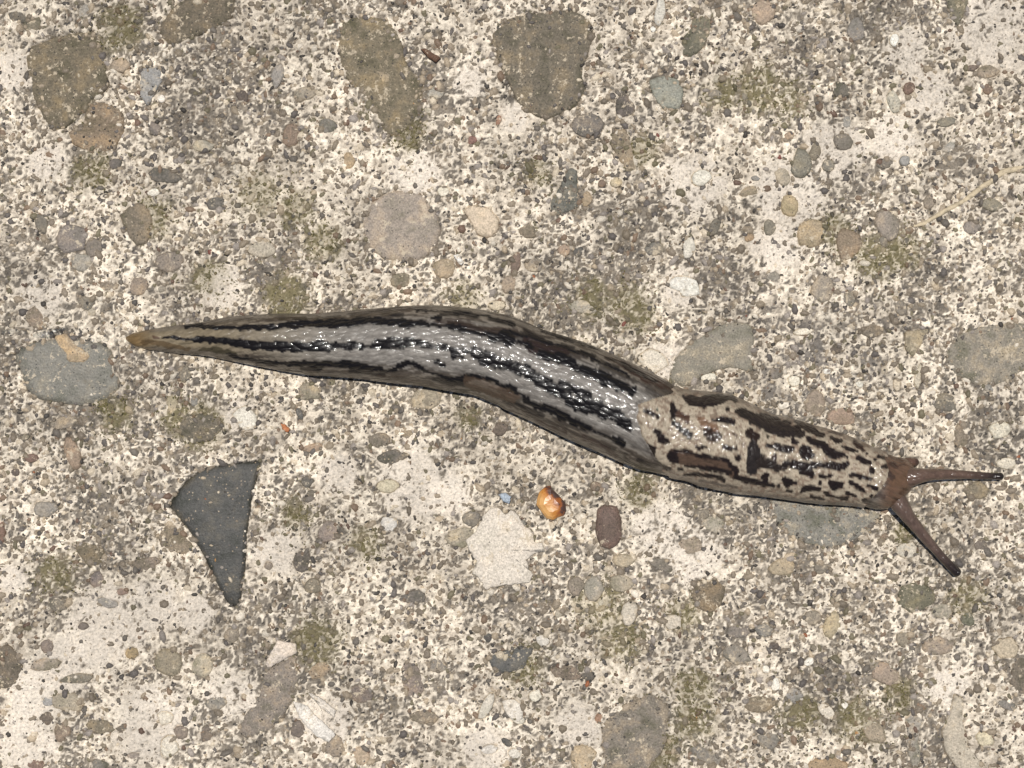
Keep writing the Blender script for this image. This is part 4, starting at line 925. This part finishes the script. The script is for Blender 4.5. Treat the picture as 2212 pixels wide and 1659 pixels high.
tentacle([fp(420,500,150,2.8), fp(490,600,134,3.3), fp(560,710,114,3.6), fp(650,845,86,3.4), fp(780,1005,74,2.9), fp(930,1185,60,2.3), fp(1080,1355,54,1.9), fp(1200,1475,60,1.6), fp(1262,1540,60,1.5)], (98,80,70), (34,27,24))
tentacle([fp(560,230,70,1.6), fp(650,200,66,1.4), fp(720,196,58,1.1), fp(775,200,50,0.9)], (96,73,60), (56,42,36), eye=False, n=30)

# ------------------------------------------------------------------ loose bits lying on the concrete
def flake(poly, name, label, cat, colr, h=0.35, thick=0.3, mat=m_chip, dome=0.25, n=48, jit=2.0, flat=False):
    p = np.array(poly); p = resample(np.r_[p, p[:1]], n + 1)[:-1]
    p = p + (rng.random(p.shape) - 0.5) * jit
    ctr = p.mean(0); cx, cy = P(*ctr)
    gz = float(Hs(np.array([cx]), np.array([cy]))[0][0]) * 1000
    x, y = P(p[:, 0], p[:, 1]); x = x - cx; y = y - cy
    v = []; rings = [(0.92, -0.45), (0.99, 0), (1.0, thick * 0.5), (0.97, thick), (0.8, thick + dome * .5), (0.5, thick + dome * .9), (0.25, thick + dome)]
    for f, z in rings:
        zz = z + (fbm((x * f + cx) * 1000 / 1.5, (y * f + cy) * 1000 / 1.5, 3, 13) - 0.5) * 0.3 + 0 * x
        v.append(np.c_[x * f, y * f, (zz + h) * MM])
    v.append(np.array([[0, 0, (thick + dome + h + float(fbm(np.array([cx * 1000 / 1.5]), np.array([cy * 1000 / 1.5]), 3, 13)[0] - 0.5) * 0.3) * MM]])); v = np.concatenate(v)
    f = []
    for r in range(len(rings) - 1):
        for i in range(n):
            a, b = r * n + i, r * n + (i + 1) % n
            f += [(a, a + n, b + n), (a, b + n, b)]
    for i in range(n): f.append(((len(rings) - 1) * n + i, len(rings) * n, (len(rings) - 1) * n + (i + 1) % n))
    f = np.array(f)
    a, b, c_ = v[f[-1, 0]], v[f[-1, 1]], v[f[-1, 2]]
    if np.cross(b - a, c_ - a)[2] < 0: f = f[:, ::-1]
    o = add(name, mesh_np(name, v, f.ravel(), 3, not flat), mat)
    o.location = (cx, cy, 0.0); o.color = (*alb(*colr), 1)
    tag(o, label, cat)
    return o
def c8(L): return [cc(8, *p) for p in L]
flake(c8([(800,180),(860,140),(900,80),(920,20),(960,-25),(1020,-30),(1060,15),(1100,-10),(1150,20),(1180,80),(1240,130),(1250,190),(1310,200),(1320,250),(1240,272),(1200,310),(1210,360),(1240,400),(1230,450),(1150,460),(1040,470),(930,500),(900,440),(850,390),(880,330),(840,260)]),
      'lichen_flake', 'pale cream lobed flake lying between slug and orange pebble', 'flake', (224,212,195), h=0.5, thick=0.3, n=90, jit=4.5)
flake([cc(7, *p) for p in [(1800,830),(1920,850),(1930,910),(1740,1010),(1720,980)]], 'shell_fragment', 'small cream triangular chip below the dark slate stone', 'chip', (218,204,188), h=0.3)
flake([cc(7, *p) for p in [(1900,1220),(1990,1250),(2040,1310),(2120,1380),(2180,1440),(2130,1490),(2050,1450),(1940,1330)]], 'shell_fragment', 'larger white ragged chip beside a thin sliver', 'chip', (232,224,212), h=0.25)
flake([cc(7, *p) for p in [(1990,1160),(2080,1200),(2180,1280),(2170,1330),(2080,1270)]], 'shell_fragment', 'thin pale sliver beside the larger white ragged chip', 'chip', (218,208,194), h=0.25)
flake([cc(5, *p) for p in [(730,0),(760,-12),(795,40),(785,62),(760,50)]], 'shell_fragment', 'tiny bright white chip touching a tan pebble above the slug', 'chip', (246,242,234), h=0.5, n=20)
flake([cc(5, *p) for p in [(1015,1545),(1060,1530),(1100,1560),(1090,1605),(1050,1590)]], 'glass_chip', 'tiny pale blue chip near the lobed flake', 'chip', (176,186,196), h=0.5, n=20)
flake([cc(4, *p) for p in [(1822,1085),(1850,1090),(1882,1120),(1868,1142),(1835,1128)]], 'brick_crumb', 'tiny bright orange crumb above the dark slate stone', 'crumb', (198,126,82), h=0.4, n=20)
flake([cc(2, *p) for p in [(510,320),(550,318),(645,380),(612,412),(560,372)]], 'bark_sliver', 'small dark brown sliver on pale concrete', 'sliver', (104,76,58), h=0.4, n=24)
# orange pebble with a dark brown skin on one side
m_or, nt, bs = newmat('orange_flint')
geo = node(nt, 'ShaderNodeNewGeometry')
tc = node(nt, 'ShaderNodeTexCoord')
nn_ = noise(nt, tc.outputs['Object'], 520, 3, 0.6)
sx = node(nt, 'ShaderNodeSeparateXYZ'); nt.links.new(tc.outputs['Object'], sx.inputs[0])
ma = node(nt, 'ShaderNodeMath', operation='MULTIPLY_ADD'); nt.links.new(sx.outputs['X'], ma.inputs[0]); ma.inputs[1].default_value = 150; nt.links.new(nn_.outputs['Fac'], ma.inputs[2])
mb_ = node(nt, 'ShaderNodeMath', operation='MULTIPLY_ADD'); nt.links.new(sx.outputs['Y'], mb_.inputs[0]); mb_.inputs[1].default_value = 90; nt.links.new(ma.outputs[0], mb_.inputs[2])
nt.links.new(ramp(nt, mb_.outputs[0], [(0.25, alb(226,172,104)), (0.5, alb(202,134,58)), (0.66, alb(160,92,42)), (0.76, alb(84,58,48)), (1.0, alb(70,52,46))]), bs.inputs['Base Color'])
bs.inputs['Roughness'].default_value = 0.5; bs.inputs['Coat Weight'].default_value = 0.2; bs.inputs['Coat Roughness'].default_value = 0.25
nt.links.new(bump(nt, nn_.outputs['Fac'], 0.5, 0.0004), bs.inputs['Normal'])
flake([(1158,1088),(1168,1062),(1183,1045),(1192,1046),(1207,1068),(1224,1098),(1216,1114),(1196,1126),(1176,1114)], 'orange_pebble', 'glossy orange pebble with dark brown skin on one side', 'pebble', (215,150,50), h=0.0, thick=0.6, dome=0.8, mat=m_or, n=16, jit=7, flat=True)
flake([(1290,1100),(1305,1090),(1334,1094),(1344,1130),(1342,1168),(1320,1188),(1296,1180),(1285,1148)], 'brown_pebble', 'smooth purplish brown oval pebble right of the orange pebble', 'pebble', (118,98,88), h=-0.25, thick=0.5, dome=0.7, mat=m_smooth, n=28)
m_or_dummy = None

def straw(pts, label, r0, r1, name='straw'):
    p = resample([cc(k, x, y) for k, x, y in pts], 60)
    p = np.c_[smooth1(p[:, 0], 9), smooth1(p[:, 1], 9) + (vnoise(np.arange(60) / 6.0, np.zeros(60), 8) - .5) * 7]
    x, y = P(p[:, 0], p[:, 1])
    hz_, sm_, _, _ = Hs(x, y)
    z = np.where(sm_ > .4, 0.25 * MM, np.maximum(hz_, -0.2 * MM)); z = smooth1(z, 15) + 0.04 * MM
    x = x - 0; n = 60; seg = 8
    rr = np.interp(np.linspace(0, 1, n), [0, .08, .9, 1], [r0 * .5, r0, r1, r1 * .3]) * MM * (0.85 + 0.3 * vnoise(np.arange(n) / 4.0, np.zeros(n), 7))
    tx, ty = np.gradient(x), np.gradient(y); L = np.hypot(tx, ty); sx_, sy_ = -ty / L, tx / L
    ph = np.linspace(0, 2 * np.pi, seg, endpoint=False)
    VX = x[:, None] + sx_[:, None] * rr[:, None] * np.cos(ph) * 1.4; VY = y[:, None] + sy_[:, None] * rr[:, None] * np.cos(ph) * 1.4; VZ = z[:, None] + rr[:, None] * np.sin(ph)
    close_ends(VX, VY, VZ)
    o = add(name, tube_mesh(name, VX, VY, VZ, np.zeros((n, seg, 3)), np.zeros((n, seg, 3))), m_straw)
    tag(o, label, 'straw'); return o
straw([(3,1460,1470),(3,1560,1462),(3,1700,1370),(3,1850,1290),(3,1950,1200),(3,2080,1120),(3,2225,1070)], 'curved pale dry stem lying above the slug head', 0.22, 0.32)

# moss: short olive shoots in the damp patches
NM = 9000
bu = []; 
Lm = np.array(MOSS, float)
ci = rng.integers(0, len(Lm), NM)
mu_ = Lm[ci, 0] + rng.normal(0, 0.75, NM) * Lm[ci, 2]; mv_ = Lm[ci, 1] + rng.normal(0, 0.75, NM) * Lm[ci, 2]
mxx, myy = P(mu_, mv_); hh, ss, _, _ = Hs(mxx, myy)
cl = vnoise(mu_ / 16, mv_ / 16, 201) > 0.52
sel = cl & (np.abs(mxx) < 0.085) & (np.abs(myy) < 0.064) & (ss < 0.6)
mxx, myy, hh = mxx[sel], myy[sel], hh[sel]; nm = len(mxx)
ang = rng.uniform(0, 2 * np.pi, nm); ln = rng.uniform(0.22, 0.5, nm) * MM; wd = rng.uniform(0.07, 0.14, nm) * MM
tip = np.c_[mxx + np.cos(ang) * ln * .8, myy + np.sin(ang) * ln * .8, hh + ln * 0.8 + 0.1 * MM]
b1 = np.c_[mxx - np.sin(ang) * wd, myy + np.cos(ang) * wd, hh - 0.1 * MM]; b2 = np.c_[mxx + np.sin(ang) * wd, myy - np.cos(ang) * wd, hh - 0.1 * MM]
b3 = np.c_[mxx - np.cos(ang) * wd, myy - np.sin(ang) * wd, hh + 0.12 * MM]
vv = np.stack([b1, b2, b3, tip], 1).reshape(-1, 3)
fm = (np.array([(0, 1, 3), (1, 2, 3), (2, 0, 3)])[None] + (np.arange(nm) * 4)[:, None, None]).reshape(-1)
o = add('moss', mesh_np('moss', vv, fm, 3), m_moss)
tag(o, 'thin olive green moss in the pores of the concrete', 'moss', kind='stuff')

# slime: wet beads left on the grey stone behind the tail
m_sl, nt, bs = newmat('slime')
bs.inputs['Base Color'].default_value = (0.9, 0.92, 0.92, 1); bs.inputs['Roughness'].default_value = 0.06
bs.inputs['Transmission Weight'].default_value = 1.0; bs.inputs['IOR'].default_value = 1.34; bs.inputs['Alpha'].default_value = 0.5
tc = node(nt, 'ShaderNodeTexCoord'); nsl = noise(nt, tc.outputs['Object'], 1700, 2, 0.5)
nt.links.new(bump(nt, nsl.outputs['Fac'], 0.8, 0.00012), bs.inputs['Normal'])
bs.inputs['Coat Weight'].default_value = 1.0; bs.inputs['Coat Roughness'].default_value = 0.14
V_, F_ = [], []
spots = [(35,490,18,7),(90,488,34,10),(150,492,22,8),(250,515,30,9),(300,508,46,12),(350,490,40,12),(395,478,26,9),(430,470,26,8),(520,440,16,8),(590,545,22,7),(640,545,16,6),(690,545,16,6),(755,550,10,9),(762,585,12,12),(150,600,16,8),(130,560,10,6)]
base = 0
for sx0, sy0, a, b in spots:
    u, v = cc(4, sx0, sy0); x, y = P(u, v)
    g = float(Hs(np.array([x]), np.array([y]))[0][0]); sm_ = float(Hs(np.array([x]), np.array([y]))[1][0])
    z0 = (0.42 * MM if sm_ > .4 else max(g, 0) + 0.25 * MM)
    la = np.linspace(0, np.pi, 7); lo_ = np.linspace(0, 2 * np.pi, 12, endpoint=False)
    rx, ry = a / 3 * S * 1.2, b / 3 * S * 1.8
    for l in la:
        for p in lo_: V_.append((x + rx * math.sin(l) * math.cos(p), y + ry * math.sin(l) * math.sin(p), z0 + 0.32 * MM * math.cos(l)))
    for i in range(6):
        for j in range(12): F_.append((base + i * 12 + j, base + (i + 1) * 12 + j, base + (i + 1) * 12 + (j + 1) % 12, base + i * 12 + (j + 1) % 12))
    base += 84
o = add('slime', mesh_np('slime', np.array(V_), np.array(F_).ravel(), 4), m_sl)
tag(o, 'clear glistening slime beads on the grey stone behind the slug tail', 'slime', kind='stuff')
